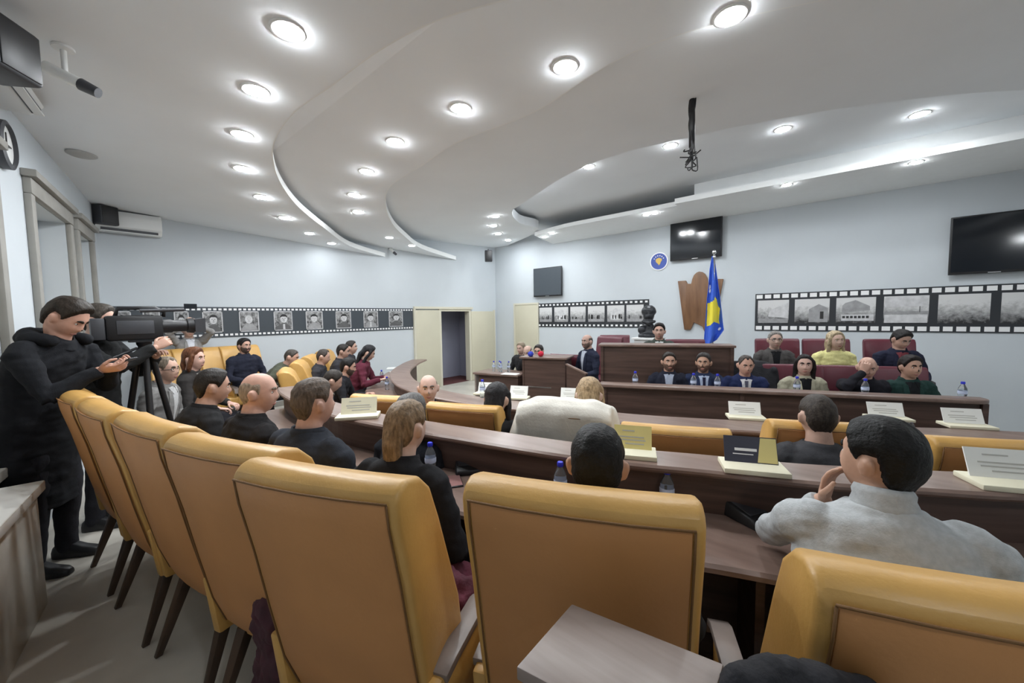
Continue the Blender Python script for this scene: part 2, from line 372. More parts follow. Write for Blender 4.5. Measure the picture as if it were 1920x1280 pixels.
# ---------------------------------------------------------------- downlights
def downlight(P, r, label, off=0.0, dim=False):
    dim = dim or P[1] > 7.0 or P[0] > 8.1
    t = thing('downlight', label, 'ceiling light', P, 0, 'round recessed downlights'); t.location = (P[0], P[1], P[2]-off)
    ring = MB(); ring.rings([[(rr*math.cos(2*math.pi*i/24), rr*math.sin(2*math.pi*i/24), zz) for i in range(24)] for rr, zz in [(r, -0.002), (r+0.012, -0.006), (r+0.025, -0.002), (r+0.025, 0.004), (r, 0.004)]], caps=False)
    obj('bezel', ring, M['white'], t, smooth=True)
    obj('lens', MB().lathe([(r*.99, -0.002), (r*.97, -0.008), (r*.86, -0.013), (r*.6, -0.016), (r*.2, -0.017)], 24), M['lampdim' if dim else 'lamp'], t, smooth=True)
    return t
LL = 'downlight in the lowest ceiling tier, '
for (x, y, s) in [(541, 58, 'nearest of that row to the top edge'), (480, 170, 'second in the row from the top edge'), (454, 252, 'third in the row, above the far air conditioner'), (455, 316, 'fourth in the row, level with the round sensor plate'), (490, 369, 'fifth in the row, where the row starts bending right'), (534, 408, 'sixth in the row, by the pale fascia edge'), (580, 437, 'seventh in the row, above the portrait strip'), (622, 456, 'last in the row, at the pointed tip')]:
    downlight(px_plane(x, y, *PL), 0.07, LL+s, 0.0)
LM = 'downlight in the middle ceiling tier, '
for (x, y, s) in [(1370, 30, 'largest, at the very top edge right of centre'), (1060, 125, 'second along from the top edge'), (864, 203, 'third along, left of the hanging cables'), (741, 265, 'fourth along the curving row'), (687, 321, 'fifth along the curving row'), (664, 365, 'sixth, at the leftmost bend of the row'), (671, 397, 'seventh, just below the bend'), (730, 445, 'eighth, above the small wall camera'), (772, 460, 'last, at the pointed tip by the back wall')]:
    downlight(px_plane(x, y, *PM), 0.07, LM+s, 0.0)
LH = 'downlight in the upper front ceiling, '
for (x, y, s) in [(1725, 214, 'biggest, near the right edge'), (1468, 242, 'second from the right edge'), (1257, 273, 'just left of the hanging cables'), (1104, 312, 'fourth from the right edge'), (1005, 348, 'fifth from the right edge'), ]:
    downlight(px_z(x, y, ZT), 0.075, LH+s, 0.0)
for (x, y, s) in [(929, 405, 'top one of the small cluster near the corner'), (925, 423, 'second one of the small cluster near the corner'), (934, 438, 'third one of the small cluster near the corner'), (953, 450, 'closest to the corner speaker')]:
    q = px_plane(x, y, *PH); downlight(q, 0.07, LH+s, 0.0)
LS = 'slim downlight under the white soffit, '
for (x, y, s) in [(1475, 346, 'above and right of the middle television'), (1718, 304, 'above the rightmost television'), (1212, 402, 'left one of the pair left of the middle television'), (1228, 399, 'right one of the pair left of the middle television'), (1021, 444, 'left one of the pair above the small grey television'), (1035, 437, 'right one of the pair above the small grey television')]:
    downlight(px_z(x, y, 3.6), 0.055, LS+s, 0.0)
for (x, y) in [(0.1, -1.6), (4.5, -2.9)]:  # unseen lamps added behind the viewer for fill, as if the row continued
    downlight((x, y, fL(x, y)), 0.07, 'added unseen downlight of the low ceiling tier behind the viewer', 0.0)
# round sensor plate
p = px_plane(153, 288, *PL)
tag(obj('ceiling_sensor', MB().lathe([(0.11, 0), (0.11, -0.012), (0.09, -0.022), (0.04, -0.026)], 24, T=Matrix.Translation(p)), mat('sensor_grey', (0.42, 0.42, 0.41), 0.6), smooth='auto'), 'flat round grey plate on the low ceiling beside the window wall', 'sensor')
# ================================================================= DESKS
def shift(path, o):
    out = []; n = len(path)
    for i in range(n):
        a = Vector(path[max(i-1, 0)]); b = Vector(path[min(i+1, n-1)]); t = (b-a).normalized()
        out.append((path[i][0]+t.y*o, path[i][1]-t.x*o))
    return out
def curved_desk(name, label, path, z0, zt, zl, depth, ledge, label2=None, over=0.05):
    # path: the ledge edge on the sitters' side, walked so that the sitters are on the left
    root = thing(name, label, 'desk', (0, 0, 0), 0)
    obj('desktop', MB().sweep(path, [(0.06, zt-0.035), (0.06, zt), (-depth, zt), (-depth-0.012, zt-0.012), (-depth-0.012, zt-0.03), (-depth, zt-0.035)]), M['woodtop'], root)
    obj('front_panel', MB().sweep(path, [(0.05, z0), (0.05, zl-0.035), (0.085, zl-0.035), (0.085, z0)]), M['wood'], root)
    obj('ledge', MB().sweep(path, [(0.0, zl-0.035), (-0.012, zl-0.022), (-0.012, zl-0.01), (0.0, zl), (ledge, zl), (ledge+0.012, zl-0.012), (ledge+0.012, zl-0.028), (ledge, zl-0.035)]), M['woodtop'], root)
    n = len(path)
    for k in range(4, n-1, 7):                     # upright divider boards
        a = Vector(path[k]); b = Vector(path[k+1]); t = (b-a).normalized(); nn = Vector((t.y, -t.x))
        T = Matrix(((t.x, nn.x, 0, a.x), (t.y, nn.y, 0, a.y), (0, 0, 1, 0), (0, 0, 0, 1)))
        obj('divider', MB().box(-0.015, 0.015, -depth*0.75, 0.06, z0+0.001, zt-0.035, T=T), M['wood'], root)
    return root
ZD, ZL1 = 0.74, 0.96
led1 = [(601, 768), (643, 782), (798, 810), (860, 820), (1040, 849), (1183, 867), (1320, 880), (1539, 903), (1732, 914), (1920, 925)]
path1 = sp2([(2.75, -1.2)]+[tuple(px_z(x, y, ZL1)[:2]) for x, y in led1[::-1]]+[(1.27, 3.4), (1.33, 3.95), (1.42, 4.35)], 5)
path1 = path1[::1]
desk1 = curved_desk('conference_desk', 'long curved walnut desk with a raised ledge in front of the nearest armchairs', path1, 0.0, ZD, ZL1, 0.34, 0.20)
ZD2, ZL2 = 0.56, 0.76
led2 = [(1010, 770), (1158, 790), (1366, 805), (1732, 822), (1920, 830)]
path2 = sp2([(4.5, -1.9)]+[tuple(px_z(x, y, ZL2)[:2]) for x, y in led2[::-1]]+[(2.72, 2.9), (2.72, 3.7), (2.95, 4.6), (3.55, 5.65), (4.35, 6.5), (4.9, 6.95)], 5)
desk2 = curved_desk('conference_desk', 'curved walnut desk of the inner row, sweeping round to the open door', path2, ZLOW, ZD2, ZL2, 0.36, 0.30)
# far end cheek of that desk
pe = px_d(770, 690, 7.3)

# dais counter and platform
cA = px_z(1128, 720, 0.85); cB = px_z(1864, 752, 0.85)
cd = Vector((cB.x-cA.x, cB.y-cA.y, 0)).normalized(); cn = Vector((-cd.y, cd.x, 0))       # cn points behind the counter
if cn.x < 0: cn = -cn
CL = (Vector((cB.x, cB.y, 0))-Vector((cA.x, cA.y, 0))).length
TD = Matrix(((cd.x, cn.x, 0, cA.x), (cd.y, cn.y, 0, cA.y), (0, 0, 1, 0), (0, 0, 0, 1)))   # u along counter to the right, v behind it
DRZ = math.atan2(-cn.y, -cn.x)-math.pi/2     # heading of people who sit behind the counter (local +Y = -cn)
def on_dais(px, v, py=690):
    d = ray(px, py); q = Vector((cA.x, cA.y, 0))+cn*v
    det = d.x*(-cd.y)-d.y*(-cd.x)
    t = (q.x*(-cd.y)-q.y*(-cd.x))/det
    return Vector((d.x*t, d.y*t, 0))
tb = thing('dais_counter', 'long straight walnut counter in front of the first row of officials', 'counter', (0, 0, 0))
obj('front_panel', MB().box(0.03, CL-0.06, 0.05, 0.09, ZLOW, 0.815, T=TD), M['wood'], tb)
for uu in (0.0, CL*0.42, CL-0.06): obj('pilaster', MB().box(uu+0.01, uu+0.05, 0.03, 0.30, ZLOW, 0.815, T=TD), M['wood'], tb)
top = [(-0.03, 0), (CL-0.10, 0)]+[(CL-0.10+0.13*math.sin(a), 0.13-0.13*math.cos(a)) for a in (0.4, 0.8, 1.2, 1.5)]+[(CL+0.03, 0.20), (-0.03, 0.20)]
tp = MB().prism(top, 0.815, 0.85); tp.v = [tuple(TD @ Vector(p)) for p in tp.v]
obj('counter_top', tp, M['woodtop'], tb, bev=0.008)
obj('desktop', MB().box(0.02, CL-0.02, 0.19, 0.58, 0.745, 0.775, T=TD), M['woodtop'], tb)
struct('floor_dais', MB().box(-0.05, CL+1.2, 1.35, 2.9, ZLOW, 0.07, T=TD).box(-2.2, -0.05, 1.5, 3.4, ZLOW, 0.07, T=TD), M['floor'])
# speaker's high desk (left part of the dais)
uL = (on_dais(1129, 1.0)-Vector((cA.x, cA.y, 0))).dot(cd); uR = (on_dais(1372, 1.0)-Vector((cA.x, cA.y, 0))).dot(cd)
pL = on_dais(1129, 1.0); dep = (pL-CO).dot(_f); zP = CAM_H+(px_d(1129, 645, 1).z-CAM_H)*((pL-CO).x/ray(1129, 645).x)
hb = thing('chairman_desk', 'tall walnut desk behind the left end of the dais counter, by the flag', 'desk', (0, 0, 0))
obj('front_panel', MB().box(uL, uR, 1.0, 1.04, ZLOW, zP-0.03, T=TD), M['wood'], hb)
obj('side_panel', MB().box(uL-0.02, uL+0.02, 0.98, 1.33, ZLOW, zP-0.03, T=TD), M['wood'], hb)
obj('side_panel', MB().box(uR-0.02, uR+0.02, 0.98, 1.33, ZLOW, zP-0.03, T=TD), M['wood'], hb)
obj('desktop', MB().box(uL-0.05, uR+0.04, 0.96, 1.33, zP-0.03, zP, T=TD), M['woodtop'], hb, bev=0.006)
# lectern
pl_ = px_d(976, 668, 6.3); pr_ = px_d(1061, 671, 6.0)
lw = (pr_-pl_); lw.z = 0; LW = lw.length; lu = lw.normalized(); lv = Vector((-lu.y, lu.x, 0))
if lv.x < 0: lv = -lv
TLc = Matrix(((lu.x, lv.x, 0, pl_.x), (lu.y, lv.y, 0, pl_.y), (0, 0, 1, 0), (0, 0, 0, 1)))
lz = (pl_.z+pr_.z)/2
lt_ = thing('lectern', 'walnut lectern with blue and red microphones on top, left of the dais', 'lectern', (0, 0, 0))
obj('front_panel', MB().box(0.04, LW-0.04, 0.03, 0.06, ZLOW, lz-0.03, T=TLc), M['wood'], lt_)
obj('side_panel', MB().box(0.02, 0.05, 0.02, 0.42, ZLOW, lz-0.03, T=TLc), M['wood'], lt_)
obj('side_panel', MB().box(LW-0.05, LW-0.02, 0.02, 0.42, ZLOW, lz-0.03, T=TLc), M['wood'], lt_)
obj('top', MB().box(-0.02, LW+0.02, -0.02, 0.44, lz-0.03, lz, T=TLc), M['woodtop'], lt_, bev=0.006)
obj('metal_strip', MB().box(0.10, LW-0.25, 0.02, 0.03, lz-0.5, lz-0.485, T=TLc), M['metal'], lt_)
for (px, nm, m_, tx) in [(995, 'microphone', M['bluefoam'], 'microphone with a blue foam windscreen lying on the lectern'), (1014, 'microphone', M['redfoam'], 'microphone with a red foam windscreen lying on the lectern')]:
    q = px_d(px, 666, 6.25); q.z = lz
    t = thing(nm, tx, 'microphone', q, 0.6)
    obj('windscreen', MB().ball((0, 0, 0.045), (0.05, 0.05, 0.045)), m_, t, smooth=True)
    obj('handle', MB().tube([(0.04, 0, 0.035), (0.17, 0.02, 0.018)], 0.016), M['black'], t, smooth=True)
    obj('cube_flag', MB().box(0.05, 0.085, -0.03, 0.03, 0.004, 0.066), M['white'] if px > 1000 else m_, t, bev=0.004)
# side desk left of the lectern
q0 = px_d(892, 682, 7.3); q1 = px_d(968, 696, 6.9); zq = 0.60
du = Vector((q1.x-q0.x, q1.y-q0.y, 0)); SL = du.length; du.normalize(); dv = Vector((-du.y, du.x, 0))
if dv.x < 0: dv = -dv
TS = Matrix(((du.x, dv.x, 0, q0.x), (du.y, dv.y, 0, q0.y), (0, 0, 1, 0), (0, 0, 0, 1)))
sd = thing('side_desk', 'low walnut desk holding bottles, standing left of the lectern by the back corner', 'desk', (0, 0, 0))
obj('desktop', MB().box(-0.05, SL+0.05, -0.04, 0.55, zq-0.035, zq, T=TS), M['woodtop'], sd, bev=0.006)
obj('front_panel', MB().box(0.05, SL, 0.02, 0.05, ZLOW, zq-0.035, T=TS), M['wood'], sd)
obj('side_panel', MB().box(-0.03, 0.0, 0.0, 0.5, ZLOW, zq-0.035, T=TS), M['woodpale'], sd)
obj('side_panel', MB().box(SL, SL+0.03, 0.0, 0.5, ZLOW, zq-0.035, T=TS), M['wood'], sd)
# slanted modesty board between lectern and dais
g0 = px_d(1062, 684, 5.9); g1 = px_d(1098, 702, 5.6)
sb = thing('low_partition', 'short walnut partition board with a sloping top, right of the lectern', 'partition', (0, 0, 0))
gu = Vector((g1.x-g0.x, g1.y-g0.y, 0)).normalized(); gl = (Vector((g1.x-g0.x, g1.y-g0.y, 0))).length; gv = Vector((-gu.y, gu.x, 0))
TG = Matrix(((gu.x, gv.x, 0, g0.x), (gu.y, gv.y, 0, g0.y), (0, 0, 1, 0), (0, 0, 0, 1)))
bd = MB(); bd.add([(0, 0, ZLOW), (gl, 0, ZLOW), (gl, 0, g1.z), (0, 0, g0.z), (0, .03, ZLOW), (gl, .03, ZLOW), (gl, .03, g1.z), (0, .03, g0.z)], [(0, 1, 2, 3), (7, 6, 5, 4), (0, 4, 5, 1), (1, 5, 6, 2), (2, 6, 7, 3), (3, 7, 4, 0)], T=TG)
obj('board', bd, M['wood'], sb)
cp = MB(); cp.add([(-.01, -.01, g0.z), (gl+.01, -.01, g1.z), (gl+.01, .04, g1.z), (-.01, .04, g0.z), (-.01, -.01, g0.z+.02), (gl+.01, -.01, g1.z+.02), (gl+.01, .04, g1.z+.02), (-.01, .04, g0.z+.02)], [(0, 1, 2, 3), (7, 6, 5, 4), (0, 4, 5, 1), (1, 5, 6, 2), (2, 6, 7, 3), (3, 7, 4, 0)], T=TG)
obj('coping', cp, M['woodtop'], sb)
# pale cabinet corner close to the viewer
k0 = px_z(1072, 1131, 1.05); k1 = px_z(968, 1249, 1.05); k2 = px_z(1357, 1244, 1.05)
cbn = thing('wooden_cabinet', 'greyed wood cabinet top at the bottom edge, close to the viewer', 'cabinet', (0, 0, 0))
e1 = Vector((k1.x-k0.x, k1.y-k0.y, 0)); e2 = Vector((k2.x-k0.x, k2.y-k0.y, 0)); k3 = k0+e1+e2
def quadbox(pts, z0, z1):
    m = MB(); m.prism([(p[0], p[1]) for p in pts], z0, z1); return m
obj('top', quadbox([k0, k1, k3, k2], 1.025, 1.05), M['woodpale'], cbn, bev=0.003)
cc = (k0+k3)/2
ins = lambda p: cc+(Vector((p.x, p.y, 0))-Vector((cc.x, cc.y, 0)))*0.94
obj('carcass', quadbox([ins(k0), ins(k1), ins(k3), ins(k2)], 0.0, 1.025), M['wood'], cbn)

# ================================================================= CHAIRS
def rbox(mb, x0, x1, y0, y1, z0, z1, T=None): return mb.box(x0, x1, y0, y1, z0, z1, 0, T)
def yellow_chair(label, loc, rz, group):
    t = thing('conference_armchair', label, 'chair', loc, rz, group)
    wd = 0.285
    # backrest: side profile (y,z), extruded across the width then rounded
    prof = [(-0.20, 0.36), (-0.07, 0.40), (-0.05, 0.55), (-0.085, 0.75), (-0.155, 0.95), (-0.20, 1.08), (-0.245, 1.19), (-0.295, 1.24), (-0.355, 1.258), (-0.392, 1.247), (-0.414, 1.22), (-0.408, 1.15), (-0.365, 0.97), (-0.325, 0.75), (-0.285, 0.55), (-0.25, 0.42)]
    m = MB(); xs = [-1, -0.5, 0, 0.5, 1]; rs = []
    for s in xs:
        rs.append([(s*wd*(0.93 if z < 0.5 else 1.0), y-0.015*(1-s*s), z) for y, z in prof])
    m.rings(rs)
    obj('backrest', m, M['yellow'], t, bev=0.03, seg=3)
    # separate back panel with a dark piped border and the top roll's seam
    bp = MB(); sec = [(-0.417, 1.212), (-0.408, 1.14), (-0.370, 0.97), (-0.330, 0.75), (-0.290, 0.55), (-0.256, 0.43)]
    rs = []
    for (y, z) in sec:
        k = 0.90 if z > 0.5 else 0.83
        rs.append([(s*wd*k, y-0.016*(1-s*s)-0.004, z) for s in (-1, -.5, 0, .5, 1)]+[(s*wd*k, y+0.03, z) for s in (1, -1)])
    bp.rings(rs)
    obj('back_panel', bp, M['yellowback'], t, smooth='auto', bev=0.004)
    pi = MB()
    for s in (-1, 1):
        pi.tube([(s*wd*(0.915 if z > 0.5 else 0.845), y-0.004, z) for y, z in sec], 0.003, 6)
    pi.tube([(s*wd*0.92, -0.421-0.016*(1-s*s)-0.002, 1.216) for s in (-1, -.5, 0, .5, 1)], 0.003, 6)
    obj('piping', pi, M['seam'], t, smooth=True)
    obj('seat', MB().box(-0.27, 0.27, -0.22, 0.27, 0.33, 0.475), M['yellow'], t, bev=0.035, seg=3)
    fr = MB().tube([(-.255, .2, 0.41), (.255, .2, 0.41)], 0.01)
    for s in (-1, 1):
        pn = MB(); pr = [(-0.27, 0.36), (0.22, 0.36), (0.235, 0.60), (-0.30, 0.62)]
        pn.rings([[(s*x, y, z) for y, z in pr] for x in (0.272, 0.318)])
        a = obj('armrest', pn, M['yellow'], t, bev=0.012)
        wt = MB(); ap = [(-0.265, 0.628), (-0.2, 0.635), (0.05, 0.635), (0.22, 0.628), (0.275, 0.60), (0.285, 0.56)]
        wt.rings([[(s*0.262, y, z), (s*0.328, y, z), (s*0.328, y+0.004, z-0.028), (s*0.262, y+0.004, z-0.028)] for y, z in ap])
        obj('arm_top', wt, M['greyleather'], a, bev=0.005)
    for sx in (-1, 1):
        for yy, dy in ((-0.2, -0.13), (0.2, 0.05)):
            lg = MB(); lg.rings([[(sx*(x)+q*h, y+r_*h, z) for q, r_ in ((-1, -1), (1, -1), (1, 1), (-1, 1))] for x, y, z, h in ((0.21, yy, 0.37, 0.026), (0.245, yy+dy, 0.0, 0.014))])
            obj('leg', lg, M['darkwood'], t, bev=0.004)
    return t
def place_back(px, py, z, fwd, floor, label, group, proto=[None]):
    # top centre of the back at the pixel, back-top height z
    p = px_z(px, py, z); f = Vector((fwd[0], fwd[1], 0)).normalized()
    loc = Vector((p.x, p.y, floor))+f*0.345; loc.z = floor
    rz = math.atan2(f.y, f.x)-math.pi/2
    if proto[0] is None: proto[0] = yellow_chair(label, loc, rz, group); return proto[0]
    return dup(proto[0], loc, rz, label, group)
G0, G1, G2 = 'yellow armchairs of the outer row', 'yellow armchairs of the inner row', 'yellow armchairs against the back wall'
YC = []
def ych(xy, fwd, floor, label, group):
    f = Vector((fwd[0], fwd[1], 0)).normalized(); loc = Vector((xy[0], xy[1], floor))+f*0.345
    rz = math.atan2(f.y, f.x)-math.pi/2
    if not YC: YC.append(yellow_chair(label, loc, rz, group))
    else: YC.append(dup(YC[0], loc, rz, label, group))
    return YC[-1]
def zpt(x, y, z): q = px_z(x, y, z); return (q.x, q.y)
cF = ych((0.812, 0.483), (.92, .39), 0, 'yellow armchair with back square to the viewer, behind the man with slicked dark hair', G0)
cE = ych((0.472, 1.105), (.93, .37), 0, 'empty yellow armchair with a maroon coat on its seat', G0)
cD = ych((0.375, 1.63), (.95, .31), 0, 'yellow armchair second from the maroon coat chair, its back half hidden by it', G0)
cC = ych((0.255, 2.27), (.985, .17), 0, 'yellow armchair showing its whole flat back, behind the bald man in black', G0)
cB = ych((0.15, 2.89), (.99, .13), 0, 'narrow seen yellow armchair, second from the standing man in the long black coat', G0)
cA_ = ych((0.075, 3.56), (.99, .10), 0, 'yellow armchair right beside the standing man in the long black coat', G0)
cG = ych((0.985, -0.225), (.92, .39), 0, 'yellow leather armchair behind the man in the grey turtleneck sweater', G0)
for o_ in YC: o_.scale = (1, 1, .98)
cG.scale = (1, 1, .955)
r1 = []
for (x0, y0, x1, y1, fw, lb) in [(690, 737, 737, 736, (.9, .4), 'yellow armchair just beyond the pale folded name card'),
        (808, 748, 935, 758, (.93, .36), 'yellow armchair left of the seat draped with a white coat'),
        (960, 757, 1165, 770, (.93, .36), 'yellow armchair draped with a white coat'),
        (1170, 785, 1365, 800, (.93, .37), 'yellow armchair right of the white coat chair'),
        (1455, 783, 1640, 787, (.9, .44), 'yellow armchair under the man with a short fade haircut'),
        (1762, 812, 1990, 822, (.9, .44), 'yellow armchair at the right edge of the inner row behind cream name cards')]:
    a = Vector(zpt(x0, y0, 1.04)); b = Vector(zpt(x1, y1, 1.04)); c = (a+b)/2
    if x0 == 690: c = Vector(zpt(718, 737, 1.04))
    r1.append(ych(c, fw, -0.2, lb, G1))
for (x, y, fw, lb) in [(535, 687, (.9, -.35), 'yellow armchair with its outer side showing, left end of the far curve'), (558, 672, (.85, -.45), 'second yellow armchair along the far curve'), (580, 662, (.8, -.55), 'third yellow armchair along the far curve'), (607, 653, (.75, -.65), 'fourth yellow armchair along the far curve, its tall back turned to the wall')]:
    r1.append(ych(zpt(x, y, 1.09), fw, -0.17, lb, G1))
bw = []
for (x, lb) in [(318, 'yellow armchair against the back wall, below the person raising a phone'), (362, 'yellow armchair against the back wall between two other empty ones'), (408, 'empty yellow armchair against the back wall, next to the man in navy'), (446, 'yellow armchair of the man in navy by the back wall')]:
    p = px_d(x, 638, 6.0); q = px_y(x, 638, 7.72); bw.append(ych((q.x, q.y), (.12, -1), 0, lb, G2))

def red_chair(label, loc, rz, group):
    t = thing('burgundy_swivel_chair', label, 'chair', loc, rz, group)
    prof = [(-0.20, 0.40), (-0.13, 0.42), (-0.15, 0.62), (-0.19, 0.90), (-0.225, 1.14), (-0.25, 1.185), (-0.285, 1.185), (-0.305, 1.14), (-0.27, 0.90), (-0.235, 0.62)]
    m = MB(); m.rings([[(s*0.285*(0.93 if z < .5 else 1.0), y-0.03*(1-s*s), z) for y, z in prof] for s in (-1, -.5, 0, .5, 1)])
    obj('backrest', m, M['red'], t, bev=0.025, seg=2)
    obj('seat', MB().box(-0.25, 0.25, -0.2, 0.27, 0.38, 0.475), M['red'], t, bev=0.03, seg=2)
    for s in (-1, 1):
        obj('armrest', MB().tube([(s*.26, -.2, .5), (s*.285, -.17, .64), (s*.29, .0, .67), (s*.28, .16, .65), (s*.27, .2, .58), (s*.26, .1, .43)], (0.016), 8), M['black'], t, smooth=True)
    b = MB(); b.lathe([(0.03, 0.06), (0.03, 0.38)], 12)
    for k in range(5):
        a = 2*math.pi*k/5; b.tube([(0, 0, .08), (.27*math.cos(a), .27*math.sin(a), .05)], [.025, .015], 8); b.ball((.27*math.cos(a), .27*math.sin(a), .026), .026, 8, 6)
    obj('base', b, M['black'], t)
    return t
RC = []
def rch(loc, rz, label, group):
    if not RC: RC.append(red_chair(label, loc, rz, group))
    else: RC.append(dup(RC[0], loc, rz, label, group))
    return RC[-1]
GR1, GR2, GR3 = 'burgundy chairs of the front dais row', 'burgundy chairs of the second dais row', 'burgundy chairs left of the dais'
for (x, lb) in [(1248, 'burgundy chair of the bearded man at the left end of the dais row'), (1325, 'burgundy chair with a paper note, behind the man in a navy suit and tie'), (1410, 'burgundy chair with a black coat over it'), (1507, 'burgundy chair of the dark-haired woman in a cream coat'), (1605, 'burgundy chair of the bald man resting his head on his hand'), (1707, 'burgundy chair of the woman in a dark green blazer')]:
    p = on_dais(x, 1.02); rch((p.x, p.y, ZLOW), DRZ, lb, GR1)
for (x, lb) in [(1467, 'burgundy chair of the grey-haired man with glasses, raised second row'), (1563, 'burgundy chair of the blonde woman, raised second row'), (1688, 'burgundy chair of the man looking down, raised second row')]:
    p = on_dais(x, 2.02, 640); rch((p.x, p.y, 0.07), DRZ, lb, GR2)
p = on_dais(1287, 1.75, 620); rch((p.x, p.y, 0.07), DRZ, 'empty burgundy chair beside the man at the tall desk', GR3)
for (x, y, d, rz, lb) in [(1071, 668, 6.9, DRZ+2.9, 'burgundy chair turned away, right of the lectern'), (1032, 655, 7.0, DRZ+2.9, 'burgundy chair behind the lectern microphones'), (1126, 632, 6.9, DRZ-0.6, 'burgundy chair left of the dark bust, edge on'), (1153, 632, 7.3, DRZ+0.1, 'empty burgundy chair near the film strip, left of the bust')]:
    p = px_d(x, y, d); rch((p.x, p.y, ZLOW if y > 640 else 0.07), rz, lb, GR3)
# ================================================================= PEOPLE
def sstep(a, b, x): t = min(1, max(0, (x-a)/(b-a))); return t*t*(3-2*t)
def head_pt(u, jaw=1.0):
    x, y, z = u; q = 0.985/(abs(x)**2.35+abs(y)**2.35+abs(z)**2.35)**(1/2.35); X, Y, Z = x*q*0.076, y*q*0.096, z*q*0.118
    if z < 0:
        s = -z
        X *= 1-0.30*s**1.6*jaw
        if y < 0: Y *= 1-0.45*s
        else: Y *= 1-0.02*s
    if y > 0:
        Y -= 0.010*y*(1-abs(x))*max(0, 1-abs(z)*0.7)*0.6
        g = lambda a, w: math.exp(-(a/w)**2)
        Y += 0.024*g(X, .012)*(g(Z+.022, .018) if Z < -.022 else g(Z+.022, .034))
        Y += 0.006*g(abs(X)-.012, .009)*g(Z+.028, .010)
        Y -= 0.011*g(abs(X)-.031, .016)*g(Z-.010, .013)
        Y += 0.005*g(Z-.034, .011)*g(abs(X)-.025, .03)
        Y += 0.006*g(X, .022)*g(Z+.062, .012)
        Y += 0.008*g(X, .022)*g(Z+.100, .016)
        Y += 0.004*g(abs(X)-.042, .018)*g(Z+.025, .02)
    return (X, Y, Z)
def head_grid(nu, nv, fn):
    rs = []
    for k in range(1, nv):
        th = math.pi*k/nv
        rs.append([fn((math.sin(th)*math.cos(2*math.pi*i/nu), math.sin(th)*math.sin(2*math.pi*i/nu), -math.cos(th))) for i in range(nu)])
    return rs
def face_y(x, z):
    lo, hi = 0.0, 1.0; zz = z/0.118; best = 0.09
    xx = x/0.076
    if zz < 0: xx = xx/(1-0.30*(-zz)**1.6)
    r = 1-zz*zz-xx*xx
    return head_pt((xx, math.sqrt(max(r, 0.01)), zz))[1]
def hair_fn(style, th):
    def fn(u):
        x, y, z = u; az = math.degrees(math.acos(max(-1, min(1, y/max(1e-6, math.hypot(x, y)))))); el = math.degrees(math.asin(max(-1, min(1, z))))
        if style == 'bald':
            top = 32-8*sstep(120, 180, az); m = sstep(62, 84, az)*sstep(top+7, top-7, el)*sstep(-40+30*sstep(150, 80, az), -28+30*sstep(150, 80, az), el)
        else:
            b = float(np.interp(az, [0, 15, 40, 60, 76, 84, 108, 122, 150, 180], [48, 47, 40, 24, 4, 16, 18, -14, -38, -42]))
            if style == 'recede': b += 16*sstep(60, 25, az)*sstep(5, 28, az)
            m = sstep(b-6, b+7, el)
        p = head_pt(u); n = Vector(u).normalized()
        t = th*(0.75+0.55*sstep(0, 0.9, z))
        k = (t+0.004)*m-0.004
        w = 0.0035*noise.noise(Vector((p[0]*60, p[1]*28, p[2]*40))) if m > .5 else 0
        return (p[0]+n.x*(k+w), p[1]+n.y*(k+w), p[2]+n.z*(k+w))
    return fn
def beard_fn(u):
    x, y, z = u; az = math.degrees(math.acos(max(-1, min(1, y/max(1e-6, math.hypot(x, y)))))); p = head_pt(u)
    m = sstep(100, 84, az)*sstep(-2, -16, math.degrees(math.asin(z))-6*sstep(50, 80, az)*2+0)
    mz = math.exp(-((p[2]+.062)/.009)**2-(p[0]/.022)**2); m *= 1-0.95*min(1, mz*1.4)
    m *= 1-math.exp(-((p[2]+.02)/.02)**2-(p[0]/.03)**2) if y > 0 else 1
    n = Vector(u).normalized(); k = 0.007*m-0.004
    return (p[0]+n.x*k, p[1]+n.y*k, p[2]+n.z*k)
def hand_mb(curl, side, holds=False):
    # palm in the xy plane, fingers along +Y, thumb towards -side*X, palm faces -Z
    m = MB()
    m.limb([(0, 0.0, 0), (0, 0.035, 0), (0, 0.082, 0)], [(0.026, 0.016), (0.037, 0.015), (0.040, 0.012)])
    for i, (x, L) in enumerate(((-0.030, .066), (-0.010, .078), (0.010, .073), (0.029, .056))):
        x *= side*-1 if False else 1
        a = 0; p = Vector((x, 0.082, 0)); pts = [p.copy()]; spread = x*1.6
        for sgm in (0.46, 0.31, 0.23):
            a += math.radians(curl*(0.8+0.1*i)); d = Vector((spread*0.8, math.cos(a), -math.sin(a))); p = p+d*L*sgm; pts.append(p.copy())
        m.limb(pts, [0.0088, 0.0082, 0.0075, 0.0065], 8)
    s = -1
    th = [Vector((s*0.026, 0.018, -0.004)), Vector((s*0.050, 0.042, -0.012)), Vector((s*0.056, 0.070, -0.020-0.02*curl/60)), Vector((s*0.048, 0.094, -0.028-0.02*curl/60))]
    m.limb(th, [0.012, 0.0105, 0.009, 0.0075], 8)
    if side < 0: m.v = [(-x, y, z) for x, y, z in m.v]
    return m
_hands = {}
def hand_mesh(curl, side):
    k = (curl, side)
    if k not in _hands:
        me = remesh(hand_mb(curl, side), 0.0042, 2, 'hand')
        _hands[k] = ([tuple(v.co) for v in me.vertices], [tuple(p.vertices) for p in me.polygons]); bpy.data.meshes.remove(me)
    return _hands[k]
def frame(d, palm):
    y = Vector(d).normalized(); z = -(Vector(palm)-y*Vector(palm).dot(y)).normalized(); x = y.cross(z)
    return Matrix(((x.x, y.x, z.x), (x.y, y.y, z.y), (x.z, y.z, z.z))).to_4x4()
